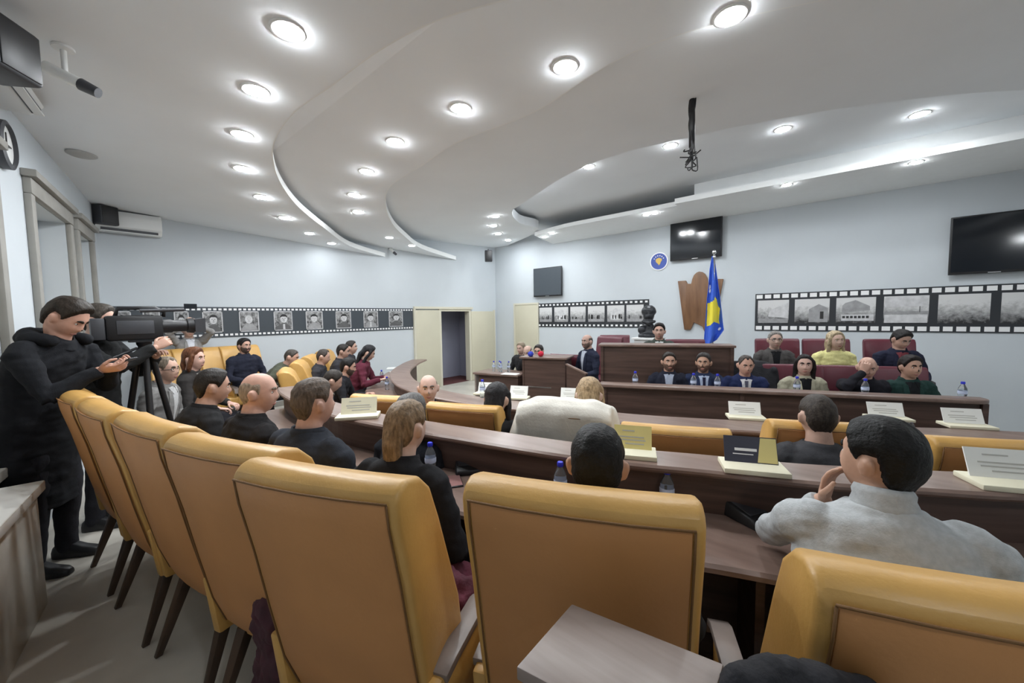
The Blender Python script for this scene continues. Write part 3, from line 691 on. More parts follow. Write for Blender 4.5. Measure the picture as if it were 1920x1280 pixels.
def elbow(S, Hn, a, b, pole):
    d = Hn-S; L = min(d.length, (a+b)*0.995); dn = d.normalized(); x = (a*a-b*b+L*L)/(2*L); h = math.sqrt(max(0, a*a-x*x))
    p = (Vector(pole)-dn*Vector(pole).dot(dn)).normalized()
    return S+dn*x+p*h, S+dn*L
NP = [0]
def person(label, at=None, floor=0.0, fwd=(0, -1), head=None, pose='sit', lean=0.0, yaw=0, pitch=0, roll=0, size=1.0, vox=0.0095, face=True,
           skinc=(0.56, 0.33, 0.24), hair=('short', (0.02, 0.015, 0.012), 0.014), jacket=(0.015, 0.016, 0.022), shirt=None, tie=None, trousers=(0.02, 0.02, 0.025),
           hands=None, curl=(35, 35), wide=1.0, glasses=False, beard=None, turtle=False, long=None, collar=True, palm=((0, 0, -1), (0, 0, -1)), hdir=(None, None), bend=0.0, pole=None, group=None, hemd=.24, hood=False):
    """head: world point for the middle of the head (xy used); floor: height the feet stand on"""
    NP[0] += 1; sd = NP[0]*3.7
    sit = pose == 'sit'
    pel = Vector((0, 0, 0.56 if sit else 0.94)); la = math.radians(lean)
    sdir = Vector((0, math.sin(la), math.cos(la))); s2 = Vector((0, math.sin(la+math.radians(bend)), math.cos(la+math.radians(bend))))
    Sp = lambda t: pel+sdir*min(t, .28)+s2*max(0, t-.28)
    nb = Sp(0.545); nd = (s2*0.6+Vector((0, .22, 1))*0.5).normalized()
    Hc = nb+nd*0.118+Vector((0, .016, 0.012))
    HM = Matrix.Translation(Hc) @ Matrix.Rotation(math.radians(yaw), 4, 'Z') @ Matrix.Rotation(math.radians(roll), 4, 'Y') @ Matrix.Rotation(math.radians(pitch), 4, 'X')
    f = Vector((fwd[0], fwd[1], 0)).normalized(); rz = math.atan2(f.y, f.x)-math.pi/2
    root = thing('person', label, 'person', (0, 0, 0), rz, group); root.scale = (size, size, size)
    Rz = Matrix.Rotation(rz, 3, 'Z')
    off = Rz @ Vector((Hc.x, Hc.y, 0))*size
    hx = head if head is not None else at
    root.location = (hx[0]-off.x, hx[1]-off.y, floor)
    fw = frame
    # arms
    arms = []
    for k, s in enumerate((-1, 1)):
        S = Sp(0.470)+Vector((s*0.178*wide, 0, 0))
        tgt = hands[k] if hands and hands[k] is not None else ((s*0.15, 0.30, 0.70) if sit else (s*0.24, 0.05, 0.76))
        E_, Hd = elbow(S, Vector(tgt), 0.295, 0.26, (pole[k] if pole and pole[k] else (s*0.55, -0.35, -0.75)))
        arms.append((s, S, E_, Hd))
    # legs
    legs = []
    for s in (-1, 1):
        hp = pel+Vector((s*0.095, 0.0, -0.02))
        if sit: kn = Vector((s*0.13, 0.43, 0.53)); an = Vector((s*0.13, 0.40, 0.10))
        else: kn = Vector((s*0.105, 0.03, 0.50)); an = Vector((s*0.115, -0.01, 0.09))
        legs.append((s, hp, kn, an))
    tors = [(-.10, .150, .105), (0, .165, .115), (.12, .155, .110), (.26, .172, .118), (.38, .182, .118), (.455, .165, .100), (.505, .115, .080), (.54, .068, .064)]
    # ---- body: head, neck, trunk, limbs as one surface, hands rooted in the wrists
    b = MB(); b.rings(head_grid(36 if vox < .01 else 26, 28 if vox < .01 else 20, head_pt), T=HM)
    for s in (-1, 1):
        b.ball((s*0.082, -0.010, -0.004), (0.013, 0.021, 0.033), 12, 8, T=HM); b.ball((s*0.091, -0.016, 0.006), (0.008, 0.016, 0.022), 10, 7, T=HM)
    chin = HM @ Vector((0, -0.015, -0.06))
    b.limb([Sp(0.50), nb+nd*0.02, chin], [(.070, .066), (.061, .060), (.056, .058)], 16)
    b.tube([Sp(t) for t, _, _ in tors], [(a*wide*.82, c*.84) if t < .53 else (a, c) for t, a, c in tors], 18)
    for s, S, E_, Hd in arms: b.limb([S+Vector((-s*.05, 0, -.03)), (S+E_)/2, E_, (E_+Hd)/2, Hd], [.036, .036, .030, .030, .026], 10)
    for s, hp, kn, an in legs: b.limb([hp, kn, an], [.075, .052, .038], 10)
    core = remesh(b, vox, 3, 'body')
    bm_ = MB(); bm_.add([tuple(v.co) for v in core.vertices], [tuple(p.vertices) for p in core.polygons]); bpy.data.meshes.remove(core)
    for k, (s, S, E_, Hd) in enumerate(arms):
        vs, fs = hand_mesh(curl[k], s)
        d = Vector(hdir[k]) if hdir[k] else (Hd-E_)
        T = Matrix.Translation(Hd) @ frame(d, palm[k])
        bm_.add(vs, fs, 0, T)
    me = bm_.mesh('body'); finish(me, skin(skinc), smooth=True); link('body', me, root)
    # ---- face details
    if face:
        for s in (-1, 1):
            ey = face_y(s*0.031, 0.010); EO = 0.0025 if vox > .0085 else 0.001
            e = MB(); e.ball((s*0.031, ey-0.0035+EO, 0.010), (0.0135, 0.010, 0.0085), 12, 8, 0, HM); e.ball((s*0.031, ey-0.0020+EO, 0.010), (0.0085, 0.0095, 0.0082), 10, 6, 1, HM)
            obj('eye', e, [M['eyew'], M['pupil']], root, smooth=True)
        lp = MB(); bc = hair[1] if hair[0] not in ('bald',) else tuple(c*0.8 for c in hair[1])
        for s in (-1, 1):
            eb = MB(); eb.tube([(s*x, face_y(s*x, z)+0.001, z) for x, z in ((.013, .027), (.024, .033), (.036, .034), (.046, .029))], [(.004, .006), (.004, .008), (.004, .007), (.003, .003)], 8, 0, HM)
            obj('eyebrow', eb, hairm(tuple(c*0.8 for c in bc)), root, smooth=True)
        lp.tube([(x, face_y(x, -.060)+0.0005, -.060-0.002*abs(x)/.02) for x in (-.022, -.012, 0, .012, .022)], [.0018, .004, .0045, .004, .0018], 8, 0, HM)
        lp.tube([(x, face_y(x, -.068)+0.0005, -.068+0.001*abs(x)/.02) for x in (-.018, -.010, 0, .010, .018)], [.0018, .004, .005, .004, .0018], 8, 0, HM)
        obj('lips', lp, M['lip'] if skinc[0] > .3 else M['lip'], root, smooth=True)
    if hair[0] != 'none':
        h = MB(); nh = (84, 60) if vox < .0085 else (48, 36); h.rings(head_grid(nh[0], nh[1], hair_fn(hair[0], hair[2])), T=HM)
        if long:
            kind, L = long[:2]; dx_ = long[2] if len(long) > 2 else 0
            if kind in ('long', 'pony'):
                wd_ = (0.066, 0.034) if kind == 'long' else (0.044, 0.030)
                bk = [HM @ Vector((0, -.075, .045)), HM @ Vector((0, -.100, -.05)), HM @ Vector((0, -.098, -.13))]
                dn = bk[-1]+Vector((dx_, -0.02, -(L-.13)))
                h.limb(bk+[(bk[-1]+dn)/2, dn], [(.06, .03), (wd_[0]*1.1, wd_[1]*1.2), wd_, (wd_[0]*1.05, wd_[1]), (wd_[0]*.28, wd_[1]*.4)], 14)
            if kind in ('long', 'bob'):
                for s in (-1, 1):
                    sdp = [HM @ Vector((s*.03, .03, .105)), HM @ Vector((s*.078, .030, .045)), HM @ Vector((s*.086, .012, -.03)), HM @ Vector((s*.084, -.005, -.09))]
                    if kind == 'long': sdp += [HM @ Vector((s*.085, -.01, -.16)), HM @ Vector((s*.09, .02, -L))]
                    else: sdp += [HM @ Vector((s*.075, -.01, -.13))]
                    h.limb(sdp, [.02, .022, .024, .024]+[(.028, .024)]*(len(sdp)-5)+[.014], 10)
                if kind == 'bob': h.limb([HM @ Vector((0, -.08, .04)), HM @ Vector((0, -.095, -.05)), HM @ Vector((0, -.085, -.12))], [(.06, .03), (.078, .03), (.066, .025)], 14)
            hm = remesh(h, 0.006, 2, 'hair'); crumple(hm, 0.0035, 30, sd, (1, 1, 0.25)); finish(hm, hairm(hair[1]), smooth=True, fixn=False); link('hair', hm, root)
        else:
            obj('hair', h, hairm(hair[1]), root, smooth=True)
    if beard:
        bb = MB(); bb.rings(head_grid(48, 36, beard_fn), T=HM); obj('beard', bb, hairm(beard), root, smooth=True)
    if glasses:
        g = MB()
        for s in (-1, 1):
            ey = 0.0
            c = Vector((s*0.032, face_y(s*0.031, .010)+0.012, 0.008))
            g.tube([c+Vector((.022*math.cos(a), -.006*abs(math.cos(a))*(1 if s*math.cos(a) > 0 else 0), .017*math.sin(a))) for a in [2*math.pi*i/14 for i in range(15)]], 0.0022, 6, 0, HM)
            g.tube([(s*.054, face_y(s*.031, .01)+.004, .012), (s*.080, .02, .012), (s*.082, -.02, .006)], 0.002, 6, 0, HM)
        g.tube([(-.010, .098, .012), (0, .103, .014), (.010, .098, .012)], .002, 6, 0, HM)
        obj('glasses', g, M['black'], root, smooth=True)
    # ---- clothing
    j = MB(); hem = -.14 if sit else -hemd
    sec = [(hem, .172 if sit else .20, .128 if sit else .15), (0, .182, .132), (.12, .172, .126), (.26, .188, .132), (.38, .198, .130), (.455, .190, .116), (.505, .158, .100), (.535, .098, .084), (.552, .080, .076)]
    j.tube([Sp(t) for t, _, _ in sec], [(a*wide, c) for _, a, c in sec], 22)
    for s, S, E_, Hd in arms:
        wr = E_+(Hd-E_)*0.97
        j.limb([S+Vector((-s*.03, 0, .0)), S+(E_-S)*.08, (S+E_)/2, E_, (E_+wr)/2], [.070, .068, .060, .053, .046], 12)
        j.tube([E_, (E_+wr)/2, wr], [.052, .047, .041], 12)
    jm = remesh(j, vox*1.05, 5, 'jacket'); crumple(jm, 0.011, 8, sd, (1, 1, 1.9)); finish(jm, cloth(jacket), smooth=True, fixn=False); link('jacket', jm, root)
    T0 = Sp(0.525)
    if turtle:
        t = MB(); t.tube([nb+nd*(-.03), nb+nd*.012, nb+nd*.03, nb+nd*.045, nb+nd*.062], [(.088, .084), (.079, .079), (.072, .073), (.074, .075), (.066, .067)], 20)
        obj('collar', t, cloth(tuple(c*0.93 for c in jacket)), root, smooth=True)
    elif collar:
        t = MB(); ax = Matrix.Translation(Sp(0.535)) @ Matrix.Rotation(-la*0.7, 4, 'X')
        rr = []
        for (r1, r2, z) in [(.092, .088, -.03), (.083, .080, .012), (.076, .074, .034), (.069, .068, .03), (.07, .07, -.02)]:
            rr.append([(r1*math.cos(a), r2*math.sin(a), z-(0.035 if math.sin(a) > .5 else 0.0)*(math.sin(a)-.5)*2) for a in [2*math.pi*i/22 for i in range(22)]])
        t.rings(rr, T=ax, caps=False); obj('collar', t, cloth(jacket), root, smooth=True)
    if hood:
        hd_ = MB(); hd_.limb([Sp(.50)+Vector((.13*math.cos(a), .035+.125*math.sin(a), .035-.02*math.sin(a))) for a in [math.radians(q) for q in (20, -10, -40, -70, -90, -110, -140, -170, -200)]], [.035, .045, .055, .062, .065, .062, .055, .045, .035], 12)
        hm2 = remesh(hd_, .009, 4, 'hood'); crumple(hm2, .012, 12, sd); finish(hm2, cloth(jacket), smooth=True, fixn=False); link('hood', hm2, root)
    if shirt:
        def front(t, x, off):
            c = Sp(t); k = np.interp(t, [q[0] for q in sec], [q[2] for q in sec]); a_ = np.interp(t, [q[0] for q in sec], [q[1] for q in sec])*wide
            n = Vector((0, math.cos(la), -math.sin(la))); return c+Vector((x, 0, 0))+n*(k*math.sqrt(max(0.05, 1-(x/a_)**2))+off)
        v = MB(); rs = []
        for t in (.14, .22, .30, .38, .44, .49, .525):
            hw = 0.005+0.050*(t-.14)/.385
            rs.append([front(t, hw*q, .011) for q in (-1, -.5, 0, .5, 1)]+[front(t, hw*q, -.02) for q in (1, -1)])
        v.rings(rs); obj('shirt', v, cloth(shirt), root, smooth='auto')
        sc = MB()
        for s in (-1, 1):
            sc.add([front(.525, s*.062, .012), front(.535, s*.01, .016), front(.47, s*.035, .018), front(.525, s*.062, -.01), front(.535, s*.01, -.01), front(.47, s*.035, -.01)], [(0, 1, 2), (5, 4, 3), (0, 3, 4, 1), (1, 4, 5, 2), (2, 5, 3, 0)])
        obj('shirt_collar', sc, cloth(shirt), root)
        lpd = MB()
        for s in (-1, 1):
            q = []
            for t, w0, w1 in ((.15, .006, .05), (.26, .020, .075), (.36, .033, .088), (.43, .042, .084), (.50, .050, .078)):
                q.append([front(t, s*w0, .014), front(t, s*w1, .012), front(t, s*w1, 0), front(t, s*w0, 0)])
            lpd.rings(q)
        obj('lapels', lpd, cloth(tuple(c*1.15 for c in jacket)), root)
        if tie:
            tt = MB(); rs = []
            for t, hw in ((.15, .024), (.30, .020), (.46, .014), (.48, .016), (.515, .018)):
                rs.append([front(t, hw*q, .017) for q in (-1, 0, 1)]+[front(t, hw*q, .006) for q in (1, -1)])
            tt.rings(rs); obj('tie', tt, cloth(tie), root)
    tr = MB()
    for s, hp, kn, an in legs:
        tr.limb([hp, (hp+kn)/2, kn], [.096, .085, .070], 12); tr.limb([kn, (kn+an)/2, an+Vector((0, 0, -.02))], [.069, .060, .052], 12)
    tr.tube([Sp(-.13), Sp(0), Sp(.06)], [(.15*wide, .115), (.168*wide, .122), (.165*wide, .118)], 18)
    tm = remesh(tr, max(vox, .011), 4, 'trousers'); crumple(tm, .010, 9, sd+2); finish(tm, cloth(trousers), smooth=True, fixn=False); link('trousers', tm, root)
    for s, hp, kn, an in legs:
        sh = MB(); sh.rings([[(an.x+x*w_, an.y+y, z) for x, z in ((-1, .0), (1, .0), (1, h*.6), (.55, h), (-.55, h), (-1, h*.6))] for y, w_, h in ((-.07, .03, .07), (-.04, .040, .10), (.03, .040, .10), (.10, .045, .065), (.16, .040, .05), (.19, .022, .035))])
        obj('shoe', sh, M['black'], root, bev=.008)
    return root, HM, arms
DK = (0.012, 0.010, 0.010); GREY = (0.16, 0.155, 0.15); BRN = (0.035, 0.022, 0.015)
FR0 = (.94, .34)     # heading of the outer row at the near end
imgR = Vector((_r.x, _r.y)).normalized(); toC = lambda p: (-p[0], -p[1])
def P(label, px, py, d, **k):
    h = px_d(px, py, d); return person(label, head=h, **k)
# --- outer row and the standing press at the left
man1, hm1, ar1 = P('man standing by the window wall in a long black coat, looking at a phone', 124, 600, 2.55, floor=0, fwd=(.80, -.60), pose='stand', size=1.06, lean=5, bend=18, pitch=-36, yaw=4, vox=.007, hemd=.52, hood=True,
    skinc=(.58, .33, .25), hair=('short', (0.025, 0.018, 0.013), .022), jacket=(.012, .013, .016), hands=((-.05, .36, 1.27), (.07, .38, 1.26)), curl=(40, 30), palm=((.4, 0, .6), (-.4, 0, .6)), wide=1.2, hdir=((.2, 1, .1), (-.2, 1, .1)))
cam_op = P('camera operator in dark clothes standing behind the black video camera', 186, 594, 3.1, floor=0, fwd=(.85, -.5), pose='stand', size=1.03, lean=3, pitch=-6, vox=.009,
    skinc=(.56, .34, .26), hair=('short', (.05, .042, .035), .02), jacket=(.020, .021, .022), hands=((-.04, .38, 1.32), (.12, .45, 1.40)), curl=(35, 45), palm=((0, 0, -1), (-1, 0, 0)), glasses=True)
P('person in a grey blazer standing at the back wall, raising a phone', 352, 594, 6.05, floor=0, fwd=(.05, -1), pose='stand', size=.93, pitch=5, skinc=(.5, .33, .26), hair=('short', (.03, .025, .02), .015), jacket=(.26, .255, .25), shirt=(.62, .63, .68), hands=((-.05, .27, 1.72), (.09, .27, 1.73)), curl=(40, 40), palm=((1, .2, 0), (-1, .2, 0)), hdir=((.2, .1, 1), (-.2, .1, 1)), pole=((-1, 0, -.3), (1, 0, -.3)), wide=.95, trousers=(.1, .1, .12))
P('older man with glasses in a grey jacket seated behind the tripod legs', 312, 695, 3.65, floor=-.03, fwd=(.75, -.5), lean=12, yaw=-10, skinc=(.56, .35, .27), hair=('recede', (.20, .16, .12), .012), jacket=(.20, .195, .19), shirt=(.5, .5, .5), glasses=True)
P('woman with reddish-brown bobbed hair seated by the tripod, facing right', 364, 676, 4.2, floor=0, fwd=(.8, -.5), lean=2, yaw=-10, skinc=(.58, .36, .29), hair=('short', (.13, .052, .025), .02), long=('bob', .13), jacket=(.03, .027, .026), shirt=(.6, .58, .55), wide=.92)
P('dark-haired seated man leaning forward beside the bald man in black', 398, 716, 2.62, floor=0, fwd=(.9, .1), lean=20, yaw=-12, pitch=-8, vox=.0075, skinc=(.52, .31, .23), hair=('short', (.02, .016, .014), .014), jacket=(.014, .014, .015), wide=1.05)
P('bald man in a black coat turning his face sideways in the outer row', 484, 722, 2.25, floor=0, fwd=(.93, .1), lean=10, yaw=-38, pitch=-4, vox=.007, skinc=(.62, .37, .29), hair=('bald', (.28, .22, .17), .003), jacket=(.013, .012, .013), wide=1.12)
P('man with short grey-brown hair in a dark suit, seen from behind', 587, 731, 1.92, floor=0, fwd=(.93, .2), lean=6, yaw=-8, vox=.008, face=True, skinc=(.55, .33, .26), hair=('short', (.10, .075, .058), .012), jacket=(.028, .032, .042), wide=1.18)
P('woman in black with long fair hair tied back, seen from behind', 762, 800, 1.75, floor=-.06, fwd=(.93, .36), lean=16, yaw=-4, vox=.008, skinc=(.6, .4, .32), hair=('short', (.20, .135, .08), .012), long=('pony', .37, -.09), jacket=(.012, .012, .014), wide=.98)
P('man with slicked dark hair, back to the viewer, in the middle yellow chair', 1120, 848, 1.22, floor=-.06, fwd=(.90, .40), lean=4, vox=.007, face=False, skinc=(.5, .29, .2), hair=('short', (.007, .0065, .006), .013), jacket=(.02, .02, .022))
gs, hmg, arg = P('man in a light grey turtleneck sweater resting his cheek on his hand', 1650, 846, 1.19, floor=-.04, fwd=(.95, .28), lean=10, yaw=42, pitch=4, vox=.007, skinc=(.52, .31, .22), hair=('short', (.006, .006, .006), .020), jacket=(.44, .46, .47), turtle=True, wide=1.16, hands=((-.112, .215, 1.045), (.20, .34, .80)), curl=(22, 30), palm=((.75, -.65, 0), (0, 0, -1)), hdir=((.12, -.10, 1), None), pole=((-.5, .5, -.8), None), trousers=(.03, .03, .04))
# --- inner row
P('man with greying dark hair seen from behind beyond the long fair-haired woman', 770, 752, 2.45, floor=-.2, fwd=(.93, .3), lean=6, yaw=0, face=False, skinc=(.5, .32, .25), hair=('short', (.10, .095, .092), .022), jacket=(.02, .022, .028), wide=1.0)
P('bald man with an open white shirt looking back towards the viewer', 803, 718, 3.35, floor=-.2, fwd=(-.2, -1), lean=0, yaw=-25, vox=.0075, skinc=(.60, .40, .33), hair=('bald', (.18, .15, .13), .003), jacket=(.02, .022, .028), shirt=(.7, .7, .7))
P('woman with long black hair seen from behind, beside the left white name cards', 932, 768, 2.85, floor=-.2, fwd=(.93, .36), lean=4, face=False, skinc=(.55, .36, .28), hair=('short', (.014, .012, .013), .016), long=('long', .26), jacket=(.018, .018, .02), wide=.92)
P('blonde woman seen from behind above the white coat on her chair', 1105, 742, 2.75, floor=-.16, fwd=(.93, .36), lean=2, face=False, skinc=(.6, .42, .34), hair=('short', (.34, .24, .14), .018), long=('bob', .13), jacket=(.6, .58, .52), wide=.92)
P('man with a short fade haircut seen from behind in the inner row', 1534, 746, 2.1, floor=-.16, fwd=(.93, .40), lean=3, vox=.009, face=False, skinc=(.5, .32, .25), hair=('short', (.045, .036, .03), .008), jacket=(.05, .05, .055), collar=False)
# --- far curve and back wall
P('man in a navy sweater sitting against the back wall under a portrait', 458, 646, 6.2, floor=0, fwd=(.25, -1), lean=2, yaw=8, skinc=(.46, .27, .2), hair=('short', (.014, .012, .012), .018), beard=(.09, .06, .05), jacket=(.018, .020, .034), wide=1.05)
P('man in an olive green jacket leaning far forward by the back wall', 545, 646, 5.8, floor=0, fwd=(.75, -.6), lean=42, yaw=0, pitch=-18, skinc=(.5, .3, .23), hair=('short', (.05, .042, .036), .008), jacket=(.075, .080, .058), wide=1.1)
P('woman in a burgundy top with long black hair at the far desk', 690, 653, 6.2, floor=-.1, fwd=(.8, -.6), lean=22, pitch=-25, yaw=5, skinc=(.5, .33, .26), hair=('short', (.012, .012, .014), .022), long=('long', .24), jacket=(.10, .02, .035), wide=.95, hands=((-.05, .50, .78), (.2, .45, .78)))
P('bearded man in a black vest with white sleeves, reaching over the far desk', 652, 672, 5.3, floor=-.2, fwd=(.8, -.6), lean=24, pitch=-12, skinc=(.5, .30, .23), hair=('short', (.012, .011, .011), .02), beard=(.08, .055, .045), jacket=(.016, .016, .02), hands=((-.1, .5, .78), (.2, .5, .78)))
P('dark-haired man in a navy suit bending down, behind the man with the grey-brown hair', 622, 682, 4.3, floor=-.2, fwd=(.85, -.4), lean=30, pitch=-24, face=False, skinc=(.48, .3, .23), hair=('short', (.03, .024, .02), .016), jacket=(.018, .024, .038), wide=1.15)
P('man at the far curve whose dark hair shows behind the bearded man', 643, 660, 6.5, floor=-.12, fwd=(.8, -.6), lean=14, pitch=-10, skinc=(.48, .3, .23), hair=('short', (.02, .017, .015), .016), jacket=(.03, .03, .035))
P('balding man at the far curve, head low beside the tall yellow chair back', 606, 664, 6.0, floor=-.15, fwd=(.8, -.6), lean=16, pitch=-14, face=False, skinc=(.48, .3, .23), hair=('recede', (.05, .04, .035), .010), jacket=(.03, .03, .035))
P('man farthest along the curve, only his dark hair showing', 659, 656, 7.0, floor=-.1, fwd=(.7, -.7), lean=10, skinc=(.48, .3, .23), hair=('short', (.03, .026, .024), .016), jacket=(.03, .03, .035))
# --- officials on the dais
FD = (-cn.x, -cn.y)
def DP(label, px, v, floor=ZLOW, py=690, **k):
    p = on_dais(px, v, py); return person(label, head=p, floor=floor, **k)
V1 = 0.80
DP('bearded man in a dark suit and open light shirt, leftmost behind the dais counter', 1254, V1, fwd=FD, lean=4, yaw=8, vox=.0075, skinc=(.50, .30, .22), hair=('short', (.03, .024, .02), .013), beard=(.14, .085, .065), jacket=(.018, .020, .034), shirt=(.42, .47, .58))
DP('dark-haired man in a navy suit and dark tie behind the dais counter', 1319, V1, fwd=FD, lean=6, yaw=-14, vox=.0075, skinc=(.50, .30, .21), hair=('short', (.045, .04, .038), .016), beard=(.17, .10, .075), jacket=(.022, .032, .075), shirt=(.45, .52, .68), tie=(.02, .02, .05), wide=1.05)
DP('balding man in a bright navy suit, white shirt and grey tie', 1398, V1-.1, fwd=FD, lean=10, yaw=4, pitch=-10, vox=.0075, skinc=(.56, .33, .25), hair=('recede', (.06, .05, .045), .008), jacket=(.016, .024, .075), shirt=(.68, .68, .70), tie=(.10, .10, .14), wide=1.12, hands=((.02, .36, .84), (.14, .36, .80)))
DP('woman with sleek dark hair in a cream coat over a black top', 1508, V1, fwd=FD, lean=2, yaw=-12, vox=.0075, skinc=(.60, .39, .32), hair=('short', (.016, .013, .013), .010), long=('long', .22), jacket=(.42, .40, .30), shirt=(.012, .012, .014), wide=.92)
DP('bald man in black propping his forehead on his right hand', 1626, V1-.05, fwd=FD, lean=8, yaw=-10, pitch=-16, vox=.0075, skinc=(.58, .36, .28), hair=('bald', (.25, .2, .17), .003), jacket=(.013, .013, .018), hands=((.2, .32, .76), (.09, .25, 1.20)), hdir=(None, (-.25, .05, 1)), palm=((0, 0, -1), (-.3, -1, 0)), pole=(None, (.7, .4, -.6)), curl=(30, 45), wide=1.1)
DP('woman with short dark hair in a dark green blazer at the dais counter', 1707, V1, fwd=FD, lean=2, yaw=10, vox=.0075, skinc=(.50, .30, .22), hair=('short', (.018, .013, .012), .020), jacket=(.018, .045, .040), shirt=(.012, .014, .016), wide=.95)
DP('grey-haired man with glasses and a dark cardigan in the raised second row', 1453, 1.72, .03, 640, fwd=FD, lean=2, yaw=0, vox=.0075, skinc=(.52, .35, .28), hair=('short', (.22, .205, .19), .012), jacket=(.075, .070, .068), shirt=(.012, .012, .014), glasses=True)
DP('blonde woman in a pale yellow jacket in the raised second row', 1566, 1.72, .03, 640, fwd=FD, lean=4, yaw=12, pitch=0, roll=6, vox=.0075, skinc=(.60, .41, .33), hair=('short', (.46, .37, .24), .016), long=('long', .20), jacket=(.70, .66, .30), wide=.95)
DP('dark-haired man in a navy sweater looking down, right end of the raised second row', 1689, 1.72, .05, 640, fwd=FD, lean=8, yaw=14, pitch=-24, vox=.0075, skinc=(.50, .31, .24), hair=('short', (.022, .02, .02), .020), jacket=(.018, .020, .040), shirt=(.20, .05, .06))
DP('young man in a green-grey suit and pale tie behind the tall desk', 1236, 1.78, .15, 620, fwd=FD, lean=2, yaw=-4, vox=.0075, skinc=(.52, .33, .26), hair=('short', (.014, .012, .012), .018), jacket=(.048, .058, .050), shirt=(.6, .62, .62), tie=(.42, .48, .44))
# --- left of the dais
P('bald bearded man in a navy suit seated sideways left of the tall desk', 1101, 628, 6.3, floor=-.02, fwd=(-.75, .35), lean=2, yaw=8, skinc=(.48, .31, .25), hair=('bald', (.08, .07, .06), .003), beard=(.17, .12, .10), jacket=(.020, .024, .045), shirt=(.5, .54, .62))
P('man with dark hair and glasses peering over the lectern', 1010, 646, 6.95, floor=-.2, fwd=(-.75, -.2), lean=18, pitch=-4, skinc=(.50, .32, .25), hair=('short', (.03, .026, .024), .016), jacket=(.02, .02, .026), glasses=True)
P('bald man with his head down, nearest the lectern microphones', 990, 650, 7.2, floor=-.2, fwd=(-.8, -.1), lean=24, pitch=-25, skinc=(.56, .38, .31), hair=('bald', (.2, .17, .15), .003), jacket=(.02, .02, .022))
P('light-haired person mostly hidden behind the bald man at the lectern', 977, 648, 7.6, floor=-.2, fwd=(-.8, -.1), lean=14, pitch=-10, skinc=(.56, .38, .31), hair=('short', (.26, .21, .15), .012), jacket=(.03, .03, .032))
# ================================================================= THINGS ON WALLS AND CEILING
def wallT(p, u, n):      # local x along u, y = up, z out of the wall
    u = Vector(u); n = Vector(n); return Matrix(((u.x, 0, n.x, p[0]), (u.y, 0, n.y, p[1]), (0, 1, 0, p[2]), (0, 0, 0, 1)))
UF, NF = (0, -1, 0), (-1, 0, 0)       # front wall: picture-right is -Y
UB, NB = (1, 0, 0), (0, -1, 0)        # back wall: picture-right is +X
def television(a, b, label, screen, tilt=0.0):
    # a, b: pixel corners (top-left, bottom-right)
    p = px_x(*a, XF-.10); q = px_x(*b, XF-.10); wd = p.y-q.y; ht = p.z-q.z
    t = thing('television', label, 'television', (XF, (p.y+q.y)/2, (p.z+q.z)/2), 0)
    T = wallT((0, 0, 0), UF, NF) @ Matrix.Rotation(math.radians(tilt), 4, 'X')
    obj('casing', MB().box(-wd/2, wd/2, -ht/2, ht/2, .06, .10, T=T), M['black'], t, bev=.006)
    obj('screen', MB().box(-wd/2+.02, wd/2-.02, -ht/2+.035, ht/2-.02, .098, .1025, T=T), screen, t)
    obj('wall_bracket', MB().box(-.2, .2, -.15, .15, 0, .07, T=T), M['dgrey'], t)
    obj('status_bar', MB().box(-.06, .06, -ht/2+.006, -ht/2+.016, .10, .104, T=T), M['metal'], t)
    return t
television((1000, 504), (1053, 554), 'small switched-off television with a grey screen, above the small film strip', M['screengrey'])
television((1257, 411), (1353, 480), 'black television above the wooden plaque and flag', M['screen'])
tv3 = television((1784, 408), (1960, 506), 'large black television at the right edge of the picture', M['screen'])
# round emblem
p = px_x(1236, 490, XF)
e = thing('wall_emblem', 'round blue emblem with a gold map shape on the front wall', 'emblem', p)
T = wallT((0, 0, 0), UF, NF); rE = (px_x(1236, 473, XF).z-px_x(1236, 507, XF).z)/2
obj('rim', MB().lathe([(rE, 0), (rE, .02), (rE*.86, .022)], 32, T=T), M['hole'], e)
obj('disc', MB().lathe([(rE*.88, .01), (rE*.88, .026)], 32, T=T), M['emblem'], e)
mp = [(-.35, .30), (-.15, .38), (.05, .45), (.18, .36), (.35, .30), (.38, .1), (.25, -.1), (.15, -.35), (.0, -.5), (-.1, -.3), (-.28, -.15), (-.40, .08)]
obj('map_shape', MB().prism([(x*rE*.9, y*rE*.9) for x, y in mp], .02, .03, T=T), M['gold'], e)
st = MB()
for k in range(6):
    a = math.radians(150-24*k); cx, cy = .58*rE*math.cos(a), .62*rE*math.sin(a)
    st.prism([(cx+rr*math.cos(math.pi/2+math.pi*i/5), cy+rr*math.sin(math.pi/2+math.pi*i/5)) for i in range(10) for rr in [.09*rE if i % 2 == 0 else .04*rE]], .024, .029, T=T)
obj('stars', st, M['hole'], e)
# wooden plaque
pts = [(1272, 527), (1287, 526), (1290, 532), (1297, 532), (1299, 523), (1302, 516), (1307, 511), (1312, 509), (1318, 510), (1323, 514), (1327, 521), (1329, 531), (1336, 530), (1340, 523), (1357, 523), (1350, 560), (1338, 610), (1332, 628), (1322, 622), (1318, 612), (1302, 604), (1296, 618), (1284, 618)]
ps = [px_x(x, y, XF) for x, y in pts]; c = px_x(1312, 560, XF)
ps2 = [(c.y-q.y, q.z-c.z) for q in ps]
tag(obj('wooden_plaque', MB().prism(ps2, 0, .05, T=wallT((c.x, c.y, c.z), UF, NF)), M['plaquewood'], bev=.008), 'tall carved wooden plaque with a rounded top, half behind the flag', 'plaque')
